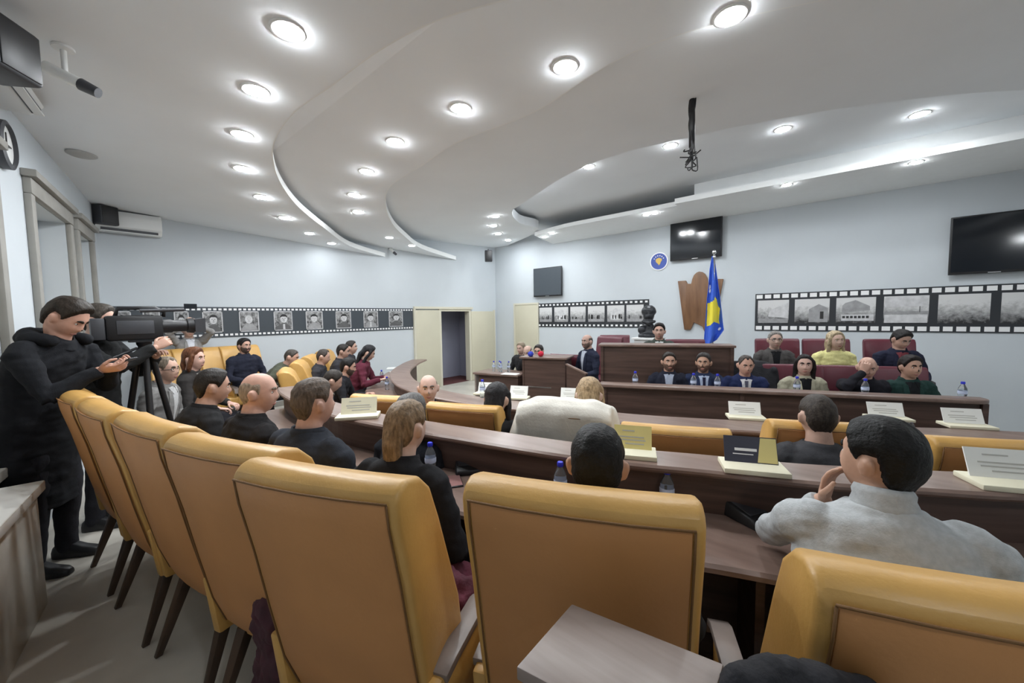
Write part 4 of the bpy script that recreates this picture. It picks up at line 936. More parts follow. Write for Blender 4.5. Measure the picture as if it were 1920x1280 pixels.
# film-strip murals
def photo_mat(i, kind):
    m = bpy.data.materials.new('grey_photograph'); m.use_nodes = True; nt = m.node_tree; b = nt.nodes['Principled BSDF']; b.inputs['Roughness'].default_value = .5
    tc = nt.nodes.new('ShaderNodeTexCoord'); sep = nt.nodes.new('ShaderNodeSeparateXYZ'); nt.links.new(tc.outputs['Generated'], sep.inputs[0])
    nz = nt.nodes.new('ShaderNodeTexNoise'); nz.inputs['Scale'].default_value = 5+i % 4; nz.inputs['Detail'].default_value = 9; nz.inputs['Roughness'].default_value = .65
    mp_ = nt.nodes.new('ShaderNodeMapping'); mp_.inputs['Location'].default_value = (i*1.7, i*.9, i*.3); mp_.inputs['Scale'].default_value = (1, 1, 1.6 if kind == 'view' else 1)
    nt.links.new(tc.outputs['Generated'], mp_.inputs[0]); nt.links.new(mp_.outputs[0], nz.inputs['Vector'])
    r = nt.nodes.new('ShaderNodeValToRGB'); r.color_ramp.elements[0].color = (.02, .02, .022, 1); r.color_ramp.elements[1].color = (.62, .62, .62, 1); r.color_ramp.elements[0].position = .3; r.color_ramp.elements[1].position = .72
    sky = nt.nodes.new('ShaderNodeMath'); sky.operation = 'MULTIPLY_ADD'; sky.inputs[1].default_value = .1 if kind == 'portrait' else .62; nt.links.new(sep.outputs['Z'], sky.inputs[0])
    ad = nt.nodes.new('ShaderNodeMath'); ad.operation = 'ADD'; ad.inputs[1].default_value = -.08 if kind == 'portrait' else -.02; ad.operation = 'MULTIPLY_ADD'; ad.inputs[2].default_value = ad.inputs[1].default_value; ad.inputs[1].default_value = .9 if kind == 'portrait' else .62; nt.links.new(nz.outputs['Fac'], ad.inputs[0]); nt.links.new(ad.outputs[0], sky.inputs[2])
    nt.links.new(sky.outputs[0], r.inputs[0]); nt.links.new(r.outputs[0], b.inputs['Base Color']); return m
gl, gm, gd, gb = [mat('photo_grey', (v, v, v*1.02), .55, var=.15, vscale=14) for v in (.55, .30, .10, .02)]
def film_strip(name, label, P0, u, n, length, h0, frames, kind, nholes, hs):
    # P0 lower-left corner
    t = thing(name, label, 'mural', P0); T = wallT((0, 0, 0), u, n)
    m = MB().box(0, length, 0, h0, 0, .012, 0, T)
    for k in range(nholes):
        x = (k+.5)*length/nholes
        for y in (.055*h0/.7, h0-.055*h0/.7): m.box(x-hs[0], x+hs[0], y-hs[1], y+hs[1], .010, .014, 1, T)
    obj('film', m, [M['filmgrey'] if kind == 'portrait' else M['film'], M['hole']], t)
    for i, (x0, x1, y0, y1) in enumerate(frames):
        if kind == 'portrait':
            o = obj('photograph', MB().box(x0, x1, y0, y1, .011, .016, 0, T), photo_mat(i, kind), t)
            w_, h_ = x1-x0, y1-y0; cx = (x0+x1)/2+(.03 if i % 2 else -.02)*w_; f = MB()
            for (a0, a1, b0, b1) in [(x0, x1, y0, y0+.014), (x0, x1, y1-.014, y1), (x0, x0+.014, y0, y1), (x1-.014, x1, y0, y1)]: f.box(a0, a1, b0, b1, .014, .020, 0, T)
            obj('border', f, gl, o)
            s = MB(); hd = [(cx+.19*w_*math.cos(a), y0+.60*h_+.20*h_*math.sin(a)) for a in [2*math.pi*k/18 for k in range(18)]]
            s.prism(hd, .016, .019, 0, T)
            sh = [(x0+.10*w_, y0+.02), (x1-.10*w_, y0+.02), (x1-.14*w_, y0+.22*h_), (cx+.14*w_, y0+.36*h_), (cx, y0+.42*h_), (cx-.14*w_, y0+.36*h_), (x0+.14*w_, y0+.22*h_)]
            s.prism(sh, .0155, .0175, 1, T)
            hr = [(cx+.21*w_*math.cos(a), y0+(.66+.0)*h_+.19*h_*math.sin(a)) for a in [math.pi*k/10 for k in range(11)]]
            if i != 4: s.prism(hr+[(cx-.1*w_, y0+.72*h_), (cx+.1*w_, y0+.72*h_)], .0165, .0205, 2, T)
            if i % 3 == 2: s.prism([(cx-.06*w_, y0+.02), (cx+.06*w_, y0+.02), (cx+.05*w_, y0+.33*h_), (cx-.05*w_, y0+.33*h_)], .017, .0195, 0, T)
            for ex in (-.07, .07): s.box(cx+ex*w_-.022*w_, cx+ex*w_+.022*w_, y0+.60*h_, y0+.635*h_, .0185, .0195, 1, T)
            s.box(cx-.05*w_, cx+.05*w_, y0+.48*h_, y0+.50*h_, .0185, .0195, 1, T); s.box(cx-.015*w_, cx+.015*w_, y0+.53*h_, y0+.60*h_, .0185, .0195, 1, T)
            obj('portrait', s, [gl, gd if i % 2 else gm, gb], o)
        else:
            o = obj('photograph', MB().box(x0, x1, y0, y1, .011, .016, 0, T), photo_mat(i+11, kind), t)
            w_, h_ = x1-x0, y1-y0; s = MB(); rnd = random.Random(i*7+len(frames))
            if kind == 'town':
                if i == 0: s.prism([(x0+.35*w_, y0+.30*h_), (x1-.01, y0+.22*h_), (x1-.01, y1-.12*h_), (x0+.62*w_, y1-.30*h_), (x0+.38*w_, y0+.52*h_)], .016, .018, 0, T); s.box(x0+.01, x1-.01, y0+.01, y0+.2*h_, .016, .0175, 1, T)
                elif i == 1: s.prism([(x0+.42*w_, y0+.05*h_), (x1-.02, y0+.05*h_), (x1-.02, y0+.62*h_), (x0+.7*w_, y0+.78*h_), (x0+.42*w_, y0+.58*h_)], .016, .018, 1, T); s.box(x0+.74*w_, x0+.84*w_, y0+.18*h_, y0+.48*h_, .018, .019, 2, T)
                elif i == 2:
                    s.prism([(x0+.16*w_, y0+.42*h_), (x0+.86*w_, y0+.5*h_), (x0+.86*w_, y0+.66*h_), (x0+.5*w_, y1-.1*h_), (x0+.24*w_, y1-.2*h_), (x0+.16*w_, y0+.7*h_)], .016, .018, 1, T)
                    s.box(x0+.14*w_, x1-.04*w_, y0+.10*h_, y0+.34*h_, .018, .020, 0, T)
                    for k in range(7): s.box(x0+(.17+.1*k)*w_, x0+(.24+.1*k)*w_, y0+.2*h_, y0+.29*h_, .020, .021, 2, T)
                elif i == 3: s.box(x0+.01, x1-.01, y0+.34*h_, y0+.44*h_, .016, .018, 1, T); s.box(x0+.80*w_, x0+.815*w_, y0+.4*h_, y0+.62*h_, .016, .018, 2, T); s.box(x0+.01, x1-.01, y0+.02*h_, y0+.32*h_, .016, .0175, 0, T); s.box(x0+.01, x1-.01, y0+.62*h_, y1-.01, .016, .0175, 0, T)
                elif False:
                    for k in range(26):
                        a_ = x0+(.04+.82*rnd.random())*w_; b_ = y0+(.05+.55*rnd.random())*h_; s.box(a_, a_+(.04+.08*rnd.random())*w_, b_, b_+(.04+.06*rnd.random())*h_, .016, .017+.001*rnd.random(), rnd.choice((0, 1, 2, 0)), T)
            else:
                if i in (1, 4): s.prism([(x0+.2*w_, y0+.15*h_), (x0+.8*w_, y0+.15*h_), (x0+.8*w_, y0+.7*h_), (x0+.5*w_, y0+.85*h_), (x0+.2*w_, y0+.6*h_)], .016, .018, 0, T)
                s.box(x0+.02*w_, x1-.02*w_, y0+.03*h_, y0+.22*h_, .016, .0175, 1, T)
                for k in range(8):
                    a_ = x0+(.04+.82*rnd.random())*w_; s.box(a_, a_+.06*w_, y0+.2*h_, y0+(.3+.2*rnd.random())*h_, .016, .018, rnd.choice((1, 2)), T)
            if s.v: obj('scenery', s, [gl, gm, gb], o)
    return t
yb = px_y(774, 622, YB).z; ybt = px_y(774, 578, YB).z; xr = px_y(774, 600, YB).x; xlft = px_y(190, 605, YB).x
hB = px_y(500, 576, YB).z-px_y(500, 628.5, YB).z; zb = px_y(500, 628.5, YB).z
fr = []
for (a, b) in [(212, 246), (268, 300), (326, 354), (379.5, 417), (448, 485), (513, 547.5), (573, 604.5), (629, 657.5), (681, 708), (728.5, 754.5)]:
    xa, xb = px_y(a, 600, YB).x-xlft, px_y(b, 600, YB).x-xlft; fr.append((xa, xb, hB*.16, hB*.86))
film_strip('portrait_mural', 'film-strip mural with a row of grey portraits on the back wall', (xlft, YB, zb), UB, NB, xr-xlft, hB, fr, 'portrait', 74, (.022, .017))
def yv(x, y): return px_x(x, y, XF).y
yl = yv(1009, 590); yr_ = yv(1217, 590); z0 = px_x(1110, 613.5, XF).z; z1 = px_x(1110, 565, XF).z
fr = [(yl-yv(a, 590), yl-yv(b, 590), (z1-z0)*.2, (z1-z0)*.82) for a, b in [(1012, 1035.5), (1040, 1066), (1070, 1098.5), (1103, 1134), (1139, 1171), (1175, 1207)]]
film_strip('photo_mural', 'smaller film-strip mural of old views on the front wall, left of the bust', (XF, yl, z0), UF, NF, yl-yr_, z1-z0, fr, 'view', 26, (.030, .022))
yl = yv(1416, 585); yr_ = yv(1990, 580); z0 = px_x(1700, 622.5, XF).z; z1 = px_x(1700, 539.5, XF).z
fr = [(yl-yv(a, 585), yl-yv(b, 585), (z1-z0)*.2, (z1-z0)*.82) for a, b in [(1421, 1479), (1490, 1555), (1567.5, 1641.5), (1656.5, 1741), (1758, 1856), (1876, 1980)]]
film_strip('town_mural', 'large film-strip mural of old town photographs above the second dais row', (XF, yl, z0), UF, NF, yl-yr_, z1-z0, fr, 'town', 26, (.050, .036))
# flag
pf = px_d(1337, 600, 6.9); zt = CAM_H+(px_d(1337, 474, 6.9).z-CAM_H)
fl = thing('flag', 'blue flag with a yellow map and white stars before the wooden plaque', 'flag', (pf.x, pf.y, 0.07))
obj('pole', MB().tube([(0, 0, .03), (0, 0, zt-.07)], .016, 12), M['metal'], fl, smooth=True)
obj('finial', MB().ball((0, 0, zt-.07), (.035, .035, .04)).lathe([(.022, zt-.18), (.03, zt-.16), (.022, zt-.13)], 12), M['metal'], fl, smooth=True)
obj('base', MB().lathe([(.17, 0), (.17, .02), (.05, .05), (.02, .10)], 24), M['metal'], fl, smooth='auto')
def img_pt(x, y, d): q = px_d(x, y, d); return Vector((q.x-pf.x, q.y-pf.y, q.z-.07))
lft = [(1335, 480), (1331, 505), (1329, 535), (1326, 560), (1324, 590), (1322, 615), (1320, 640), (1321, 652)]
rgt = [(1339, 480), (1343, 510), (1347, 540), (1350, 560), (1353, 585), (1355, 605), (1357, 618), (1344, 636)]
NU, NV = 22, 28; vs = []
def lerp_poly(pl, t): k = min(int(t*(len(pl)-1)), len(pl)-2); q = t*(len(pl)-1)-k; return (pl[k][0]*(1-q)+pl[k+1][0]*q, pl[k][1]*(1-q)+pl[k+1][1]*q)
cl = MB(); fs = []; mi = []
mapp = [(.05, .47), (.30, .46), (.55, .44), (.62, .40), (.75, .44), (.80, .50), (.92, .53), (.84, .60), (.80, .66), (.82, .72), (.66, .69), (.50, .67), (.30, .70), (.08, .70)]
def inpoly(x, y, pl):
    c = False; j = len(pl)-1
    for i in range(len(pl)):
        if (pl[i][1] > y) != (pl[j][1] > y) and x < (pl[j][0]-pl[i][0])*(y-pl[i][1])/(pl[j][1]-pl[i][1])+pl[i][0]: c = not c
        j = i
    return c
NU, NV = 60, 90
for j in range(NV+1):
    t = j/NV; a = lerp_poly(lft, t); b = lerp_poly(rgt, t)
    for i in range(NU+1):
        s = i/NU; fold = .055*math.sin(s*9+1.5*t)*min(1, t*3)
        vs.append(img_pt(a[0]*(1-s)+b[0]*s, a[1]*(1-s)+b[1]*s, 6.84+fold))
for j in range(NV):
    for i in range(NU):
        fs.append((j*(NU+1)+i, j*(NU+1)+i+1, (j+1)*(NU+1)+i+1, (j+1)*(NU+1)+i))
cl.add(vs, fs)
for k, f_ in enumerate(fs):
    i, j = k % NU, k//NU; s, t = (i+.5)/NU, (j+.5)/NV
    if inpoly(s, t, mapp): cl.m[k] = 1
    elif any((s-sx)**2*1.0+((t-sy)*3.4)**2 < .006 for sx, sy in ((.12, .30), (.80, .80), (.16, .34))): cl.m[k] = 2
fo = obj('cloth', cl, [M['blue'], M['flagyellow'], M['hole']], fl, smooth=True)
so = fo.modifiers.new('thick', 'SOLIDIFY'); so.thickness = .006
# bust on a white plinth
pb = px_d(1216, 632, 7.3)
pt_ = thing('plinth', 'white plinth under the dark bust', 'plinth', (pb.x, pb.y, 0.07)); hz = pb.z-.07
obj('shaft', MB().box(-.2, .2, -.2, .2, 0, hz-.04), M['white'], pt_, bev=.006); obj('cap', MB().box(-.24, .24, -.24, .24, hz-.04, hz), M['white'], pt_, bev=.006)
bs = MB(); bs.lathe([(.19, 0), (.19, .05), (.13, .09)], 20)
bs.limb([(0, 0, .10), (0, 0, .22)], [(.17, .12), (.09, .09)], 16)
bs.rings(head_grid(28, 22, head_pt), T=Matrix.Translation((0, .02, .42)) @ Matrix.Scale(1.35, 4))
bs.ball((0, -.01, .49), (.135, .155, .12)); bs.ball((-.1, .02, .14), (.10, .10, .09)); bs.ball((.1, .02, .14), (.10, .10, .09)); bs.limb([(-.1, .1, .3), (0, .14, .27), (.1, .1, .3)], [.03, .05, .03])
bm0 = remesh(bs, .012, 2, 'bust'); crumple(bm0, .005, 16, 3); finish(bm0, M['bronze'], smooth=True, fixn=False)
bo = link('bust', bm0); bo.location = (pb.x, pb.y, pb.z); bo.rotation_euler = (0, 0, DRZ); tag(bo, 'dark bronze bust beside the young man at the tall desk', 'bust')
# speakers, air conditioners, clock, cameras
def speaker(label, loc, rz, w_, h_, d_):
    t = thing('loudspeaker', label, 'speaker', loc, rz)
    obj('cabinet', MB().box(-w_/2, w_/2, -d_/2, d_/2, -h_/2, h_/2), M['dgrey'], t, bev=.02, seg=3)
    obj('grille', MB().box(-w_/2+.015, w_/2-.015, d_/2-.004, d_/2+.006, -h_/2+.015, h_/2-.015), M['black'], t, bev=.005)
    obj('bracket', MB().tube([(0, -d_/2, 0), (0, -d_/2-.08, .0), (0, -d_/2-.08, h_*.75)], .014), M['black'], t)
    return t
q = px_d(916, 480, 10.3); speaker('black loudspeaker hanging in the corner above the tan door leaf', (q.x, q.y, q.z), math.radians(135), .20, .29, .2)
u_, z_ = onleft(178, 404); 
q = px_y(196, 404, YB-.20); speaker('black loudspeaker in the far left corner above the air conditioner', (q.x, q.y, q.z), math.radians(-150), .22, .26, .2)
lrz = math.atan2(ln.y, ln.x)-math.pi/2
def onl(u, n, z): return L0+lt*u+ln*n+Vector((0, 0, z))
u0, zz0 = onleft(30, 40, .25); u1, zz1 = onleft(62, 135, .25)
us_, zs_ = onleft(-6, 90, .32); q = onl(us_, .32, zs_); speaker('big dark grey loudspeaker high on the window wall at the left edge', tuple(q), lrz-.5, .23, .27, .2)
def aircon(label, T, L, h, d):
    t = thing('air_conditioner', label, 'air conditioner', (0, 0, 0))
    pr = [(0, 0), (0, h), (d*.75, h), (d, h*.75), (d, h*.25), (d*.7, 0)]
    obj('casing', MB().rings([[(x, y, z) for y, z in pr] for x in (-L/2, L/2)], T=T), M['white'], t, bev=.012)
    obj('outlet', MB().box(-L/2+.05, L/2-.05, d*.74, d*.96, .004, .045, T=T @ Matrix.Translation((0, 0, 0))), M['dgrey'], t)
    obj('flap', MB().box(-L/2+.05, L/2-.05, d*.80, d*1.02, -.004, .006, T=T), M['white'], t)
    return t
xa, xb = px_y(178, 430, YB-.1).x, px_y(303, 440, YB-.1).x; za = px_y(240, 438, YB-.1).z
aircon('white air conditioner on the back wall under the low ceiling', Matrix(((1, 0, 0, (xa+xb)/2), (0, -1, 0, YB), (0, 0, 1, za), (0, 0, 0, 1))), xb-xa, .30, .2)
ua, za = onleft(85, 222, .22)
aircon('white air conditioner high on the window wall below the big loudspeaker', Matrix(((lt.x, ln.x, 0, onl(ua-.42, 0, 0).x), (lt.y, ln.y, 0, onl(ua-.42, 0, 0).y), (0, 0, 1, za), (0, 0, 0, 1))), .85, .30, .22)
uc, zc = onleft(14, 272, .04)
TC = Matrix(((lt.x, 0, ln.x, 0), (lt.y, 0, ln.y, 0), (0, 1, 0, 0), (0, 0, 0, 1)))
ck = thing('wall_clock', 'round dark wall clock above the window at the left edge', 'clock', onl(uc, 0, zc))
obj('rim', MB().lathe([(.17, 0), (.17, .05), (.145, .06), (.145, .03)], 32, T=TC), M['dgrey'], ck, smooth='auto'); obj('dial', MB().lathe([(.147, .028), (.147, .034)], 32, T=TC), M['white'], ck)
obj('hands', MB().box(-.006, .006, -.02, .09, .036, .04, T=TC).box(-.02, .07, -.005, .005, .04, .043, T=TC), M['black'], ck)
def cctv(label, P0, aim, k=1.0):
    t = thing('security_camera', label, 'security camera', P0); a = Vector(aim).normalized()
    obj('mount', MB().lathe([(.05*k, 0), (.05*k, -.015*k), (.014*k, -.02*k), (.014*k, -.15*k)], 16), M['white'], t, smooth='auto')
    c = Vector((0, 0, -.17*k)); obj('body', MB().tube([c-a*.10*k, c+a*.10*k], .033*k, 14), M['white'], t, smooth='auto')
    obj('lens_hood', MB().tube([c+a*.08*k, c+a*.17*k], [.036*k, .03*k], 14), M['dgrey'], t, smooth='auto')
    obj('cable', MB().tube([c-a*.10*k, c-a*.2*k+Vector((0, 0, -.02))], .01*k, 8), M['dgrey'], t)
    return t
q = px_plane(118, 88, *PL); cctv('white bullet security camera hanging from the low ceiling by the window wall', (q.x, q.y, q.z), (_r.x*.8+.25, _r.y*.8+.1, -.45))
q = px_y(735, 458, YB-.12); cctv('tiny security camera below the ceiling on the back wall', (q.x, q.y, q.z), (.1, -.7, -.5), .9)
# bundle of loose cables hanging from the ceiling
q = px_z(1298, 186, 3.42); zl_ = q.z-fH(q.x, q.y)
q = px_plane(1298, 186, *PH); cb = thing('cable_bundle', 'bundle of loose black cables hanging from the ceiling', 'cables', q); dq = (q-CO).dot(_f)
L = (px_d(1298, 186, dq).z-px_d(1298, 318, dq).z); rnd = random.Random(4)
for k in range(14):
    m = MB(); a = rnd.random()*6.28; r_ = .018*rnd.random(); e_ = L*(.72+.28*rnd.random()); pts = []
    for j in range(9):
        s = j/8; w_ = r_+.012*math.sin(6*s+k); pts.append((w_*math.cos(a+s*2), w_*math.sin(a+s*2), -e_*s*.93))
    sp_ = rnd.uniform(-.11, .11); pts += [(sp_*.5, rnd.uniform(-.06, .06), -e_*.98), (sp_, rnd.uniform(-.08, .08), -e_*(.94+.06*rnd.random())), (sp_*1.1, rnd.uniform(-.05, .05), -e_*(.80+.12*rnd.random()))][:rnd.choice((2, 3, 3))]
    m.tube([tuple(p) for p in smoothpath(pts, 3)], .0055, 6); obj('cable', m, M['black'], cb, smooth=True)
obj('tape', MB().tube([(0, 0, 0), (0, 0, -L*.3), (0.004, 0, -L*.66)], [.022, .026, .024], 10), M['black'], cb, smooth=True)

# ================================================================= THINGS ON THE DESKS
BT = []
def bottle(P0, label, group, k=1.0):
    if not BT:
        t = thing('water_bottle', label, 'bottle', P0, 0, group)
        obj('body', MB().lathe([(.002, 0), (.028, .0), (.031, .008), (.031, .05), (.027, .065), (.031, .08), (.032, .115), (.028, .14), (.018, .163), (.0125, .175), (.0125, .185)], 18), M['bottle'], t, smooth='auto')
        obj('label', MB().rings([[(r_*math.cos(2*math.pi*i/18), r_*math.sin(2*math.pi*i/18), z) for i in range(18)] for r_, z in ((.0315, .085), (.0328, .09), (.0328, .11), (.0315, .115))], caps=False), mat('bottle_label', (.55, .62, .8), .5), t, smooth=True)
        obj('cap', MB().lathe([(.0145, .178), (.0155, .18), (.0155, .196), (.013, .2)], 14), M['cap'], t, smooth='auto')
        BT.append(t)
    else: BT.append(dup(BT[0], P0, len(BT)*.7, label, group))
    BT[-1].location = P0; return BT[-1]
gb1 = 'water bottles on the outer desk'
def zb_(x, y, z): q = px_z(x, y, z); return (q.x, q.y, z)
for (x, y, z, lb, g) in [(1250, 958, ZD, 'blue-capped water bottle on the outer desk, right of the man with slicked dark hair', gb1), (1051, 940, ZD, 'blue-capped water bottle on the outer desk, left of the man with slicked dark hair', gb1), (808, 893, ZD, 'blue-capped water bottle on the outer desk beside the woman with fair hair', gb1), (693, 836, ZD, 'blue-capped water bottle on the outer desk just below the folded cream card', gb1),
    (1396, 828, ZD2, 'blue-capped water bottle on the inner desk behind the dark name card', 'water bottles on the inner desk'), (1706, 832, ZD2, 'water bottle on the inner desk, its cap showing behind the grey sweater man', 'water bottles on the inner desk'), (905, 745, ZL2, 'water bottle on the inner desk ledge, left of the long black hair', 'water bottles on the inner desk'),
    (716, 715, ZD2, 'first tall bottle on the far desk before the papers', 'water bottles on the far desk'), (726, 730, ZD2, 'second bottle on the far desk, nearest the yellow chair tops', 'water bottles on the far desk'), (748, 722, ZD2, 'third bottle on the far desk, right of the others', 'water bottles on the far desk')]:
    bottle(zb_(x, y, z), lb, g)
gd1 = 'water bottles on the dais counter'
DZ_ = .775
for (x, lb) in [(1191, 'water bottle at the left end of the dais counter'), (1300, 'water bottle on the dais counter before the man with the dark tie'), (1345, 'water bottle on the dais counter left of the man with the grey tie'), (1494, 'water bottle on the dais counter before the woman in cream'), (1622, 'water bottle on the dais counter before the bald man in black'), (1805, 'water bottle at the empty right end of the dais counter')]:
    p = on_dais(x, .27, 730); bottle((p.x, p.y, DZ_), lb, gd1)
for (du_, dv_, lb) in [(.25, .25, 'bottle on the low side desk, leftmost of four'), (.33, .33, 'bottle on the low side desk, second of four'), (.42, .22, 'bottle on the low side desk, third of four'), (.55, .30, 'bottle on the low side desk, nearest the white paper')]:
    p = TS @ Vector((du_, dv_, 0)); bottle((p.x, p.y, zq), lb, 'bottles on the low side desk')
def namecard(P0, rz, label, w_=.24, cardm='paper', group=None, thick=.022):
    t = thing('name_card', label, 'name card', P0, rz, group)
    obj('base', MB().box(-w_/2-.02, w_/2+.02, -.075, .075, 0, thick), M['cream'], t, bev=.004)
    T = Matrix.Translation((0, .02, thick)) @ Matrix.Rotation(math.radians(-22), 4, 'X')
    c = MB()
    c.box(-w_/2, w_/2, 0, .006, 0, .115, T=T)
    o = obj('card', c, M[cardm] if cardm in M else cardm, t)
    pr = MB()
    if cardm == 'navycard': pass
    for k, (z, a, b) in enumerate(((.085, -.28, .05), (.055, -.36, .30), (.040, -.33, .34), (.022, -.2, .3))): pr.box(a*w_, b*w_, -.001, .0005, z, z+.006, T=T)
    if cardm == 'navycard':
        obj('printing', MB().box(-.3*w_, .12*w_, -.001, .0005, .05, .062, T=T).box(-.34*w_, .05*w_, -.001, .0005, .034, .038, T=T), M['hole'], t)
        obj('yellow_print', MB().prism([(.12*w_, .004), (.49*w_, .004), (.49*w_, .111), (.2*w_, .111)], -.0015, .0005, T=T @ Matrix.Rotation(math.radians(90), 4, 'X')), M['ycard'], t)
    else: obj('printing', pr, M['ink'], t)
    return t
r_row = lambda x, y, z: math.atan2(.40, .92)-math.pi/2
R1 = math.atan2(.38, .92)-math.pi/2
def nc(x, y, z, label, **k): q = px_z(x, y, z); return namecard((q.x, q.y, z), k.pop('rz', R1), label, **k)
nc(1411, 880, ZL1, 'dark printed name card with a yellow corner on the outer desk ledge', cardm='navycard', w_=.21, group='name cards on the outer ledge')
nc(1186, 852, ZL1, 'yellow printed name card beside the slicked dark hair', cardm='ycard', w_=.18, group='name cards on the outer ledge')
nc(1902, 912, ZL1, 'cream name card at the right edge of the outer ledge', cardm='paper', group='name cards on the outer ledge')
nc(672, 782, ZL1, 'pale folded name card on the outer ledge, beside the man with grey-brown hair', cardm='cream', group='name cards on the outer ledge', rz=R1+.5)
g2 = 'white name cards on the inner ledge'
nc(1398, 784, ZL2, 'white name card on the inner ledge above the blue-capped bottle', group=g2)
nc(1812, 800, ZL2, 'white name card on the inner ledge near the right end of the dais counter', group=g2)
nc(1665, 786, ZL2, 'white name card on the inner ledge partly behind the grey sweater man', group=g2)
nc(971, 747, ZL2, 'white name card on the inner ledge right of the long black hair', group=g2, w_=.2)
nc(910, 739, ZL2, 'white name card on the inner ledge left of the long black hair', group=g2, w_=.2)
nc(1068, 752, ZL2, 'white name card on the inner ledge just left of the blonde hair', group=g2, w_=.2)
# gooseneck microphones
def gooseneck(x, y, label, z=ZD, rz=R1+2.2, ends=None):
    q = px_z(x, y, z); t = thing('gooseneck_microphone', label, 'microphone', (q.x, q.y, z), rz, 'desk microphones of the outer row')
    b = MB(); b.rings([[(-.065, y_, 0), (.065, y_, 0), (.06, y_, h_), (-.06, y_, h_)] for y_, h_ in ((-.08, .022), (-.05, .032), (.05, .055), (.07, .045))])
    obj('base', b, M['black'], t, bev=.006)
    obj('control_panel', MB().add([(-.05, -.045, .036), (.05, -.045, .036), (.05, .03, .0525), (-.05, .03, .0525), (-.05, -.045, .03), (.05, -.045, .03), (.05, .03, .046), (-.05, .03, .046)], [(0, 1, 2, 3), (7, 6, 5, 4), (0, 4, 5, 1), (1, 5, 6, 2), (2, 6, 7, 3), (3, 7, 4, 0)]), M['dgrey'], t)
    pts = ends or [(0, .055, .05), (0, .07, .10), (.03, .06, .14), (.12, .02, .135), (.22, -.02, .10), (.30, -.05, .07)]
    sp = [tuple(p) for p in smoothpath(pts, 5)]
    obj('gooseneck', MB().tube(sp, .0042, 8), M['dgrey'], t, smooth=True)
    obj('microphone_head', MB().tube([sp[-1], tuple(Vector(sp[-1])+(Vector(sp[-1])-Vector(sp[-3])).normalized()*.05)], [.008, .009], 10), M['black'], t, smooth='auto')
    return t
gooseneck(1402, 968, 'black gooseneck microphone on the outer desk beside the grey sweater man', rz=R1+.7)
gooseneck(880, 878, 'black gooseneck microphone on the outer desk beside the woman with fair hair', rz=R1+.5)
gooseneck(1900, 985, 'black gooseneck microphone on the outer desk at the right edge', rz=R1+.3)
# phone on the outer desk, phone in the standing man's hand, phone raised at the back
def phone(label, T, m_='phone'):
    t = thing('mobile_phone', label, 'phone', (0, 0, 0)); t.matrix_world = T
    obj('casing', MB().box(-.038, .038, -.078, .078, 0, .009), M[m_], t, bev=.003)
    obj('screen', MB().box(-.034, .034, -.072, .072, .0085, .0098), mat('phone_screen', (.30, .16, .15), .15) if 'lying' in label else M['screen'], t); return t
q = px_z(853, 903, ZD); phone('mobile phone lying on the outer desk near the gooseneck microphone', Matrix.Translation((q.x, q.y, ZD)) @ Matrix.Rotation(-.6, 4, 'Z'))
MR = Matrix.Translation(man1.location) @ Matrix.Rotation(man1.rotation_euler[2], 4, 'Z') @ Matrix.Scale(1.06, 4)
phone("mobile phone held by the man in the long black coat", MR @ Matrix.Translation((.01, .46, 1.285)) @ Matrix.Rotation(.5, 4, 'X'))
q = px_d(357, 574, 5.82); phone('mobile phone raised by the person in the grey blazer', Matrix.Translation(q) @ Matrix.Rotation(1.57, 4, 'X') @ Matrix.Rotation(1.57, 4, 'Z'))
for m_ in [o for o in bpy.data.objects if o.name.startswith('gooseneck_microphone')]: m_.scale = (1.35, 1.35, 1.35)
# papers on the far desk
rnd = random.Random(11)
for k, (x, y) in enumerate([(735, 690), (742, 698), (752, 706), (760, 714), (748, 700)]):
    q = px_z(x, y, ZD2); m = MB().box(-.15, .15, -.105, .105, 0, .004+.003*k)
    o = obj('paper_sheet', m, M['paper'], group='papers on the far desk'); o.location = (q.x, q.y, ZD2+.001); o.rotation_euler = (0, 0, rnd.random()*2)
    tag(o, 'white paper sheet among the loose papers spread on the far desk', 'paper')
p = TS @ Vector((.72, .05, 0)); o = obj('paper_sheet', MB().box(-.105, .105, -.15, .15, 0, .006), M['paper']); o.location = (p.x, p.y, zq+.001); o.rotation_euler = (0, 0, .3); tag(o, 'white paper lying on the low side desk by the lectern', 'paper')
# note hanging on a burgundy chair
ch = RC[1]; Rm = Matrix.Translation(ch.location) @ Matrix.Rotation(ch.rotation_euler[2], 4, 'Z')
nt_ = obj('paper_note', MB().box(-.09, .09, -.002, .002, -.07, .07), M['paper']); q = Rm @ Vector((-.16, -.19, 1.04)); nt_.location = q; nt_.rotation_euler = (.14, 0, ch.rotation_euler[2]); tag(nt_, 'white paper note fixed to the burgundy chair of the man with the dark tie', 'paper')

# ================================================================= COATS
def blob(name, label, cat, balls, m_, vox=.012, amp=.02, freq=9, seed=1, hole=None):
    b = MB()
    for pts, rr in balls: b.limb(pts, rr, 14)
    me = remesh(b, vox, 4, name); crumple(me, amp, freq, seed); crumple(me, amp*.4, freq*3, seed+5); finish(me, m_, smooth=True, fixn=False)
    return tag(link(name, me), label, cat)
def inchair(ch, pts):
    R = Matrix.Translation(ch.location) @ Matrix.Rotation(ch.rotation_euler[2], 4, 'Z'); return [tuple(R @ Vector(p)) for p in pts]
blob('maroon_coat', 'crumpled maroon coat lying on the seat of the empty yellow armchair', 'coat', [(inchair(cE, [(-.15, -.05, .57), (.05, -.02, .60), (.20, .05, .57)]), [(.12, .12), (.14, .14), (.10, .11)]), (inchair(cE, [(-.05, .10, .56), (.14, .16, .55), (.17, .22, .53)]), [.10, .10, .07]), (inchair(cE, [(.0, -.06, .66), (.14, -.02, .65)]), [.10, .10])], M['maroon'], amp=.035, freq=8)
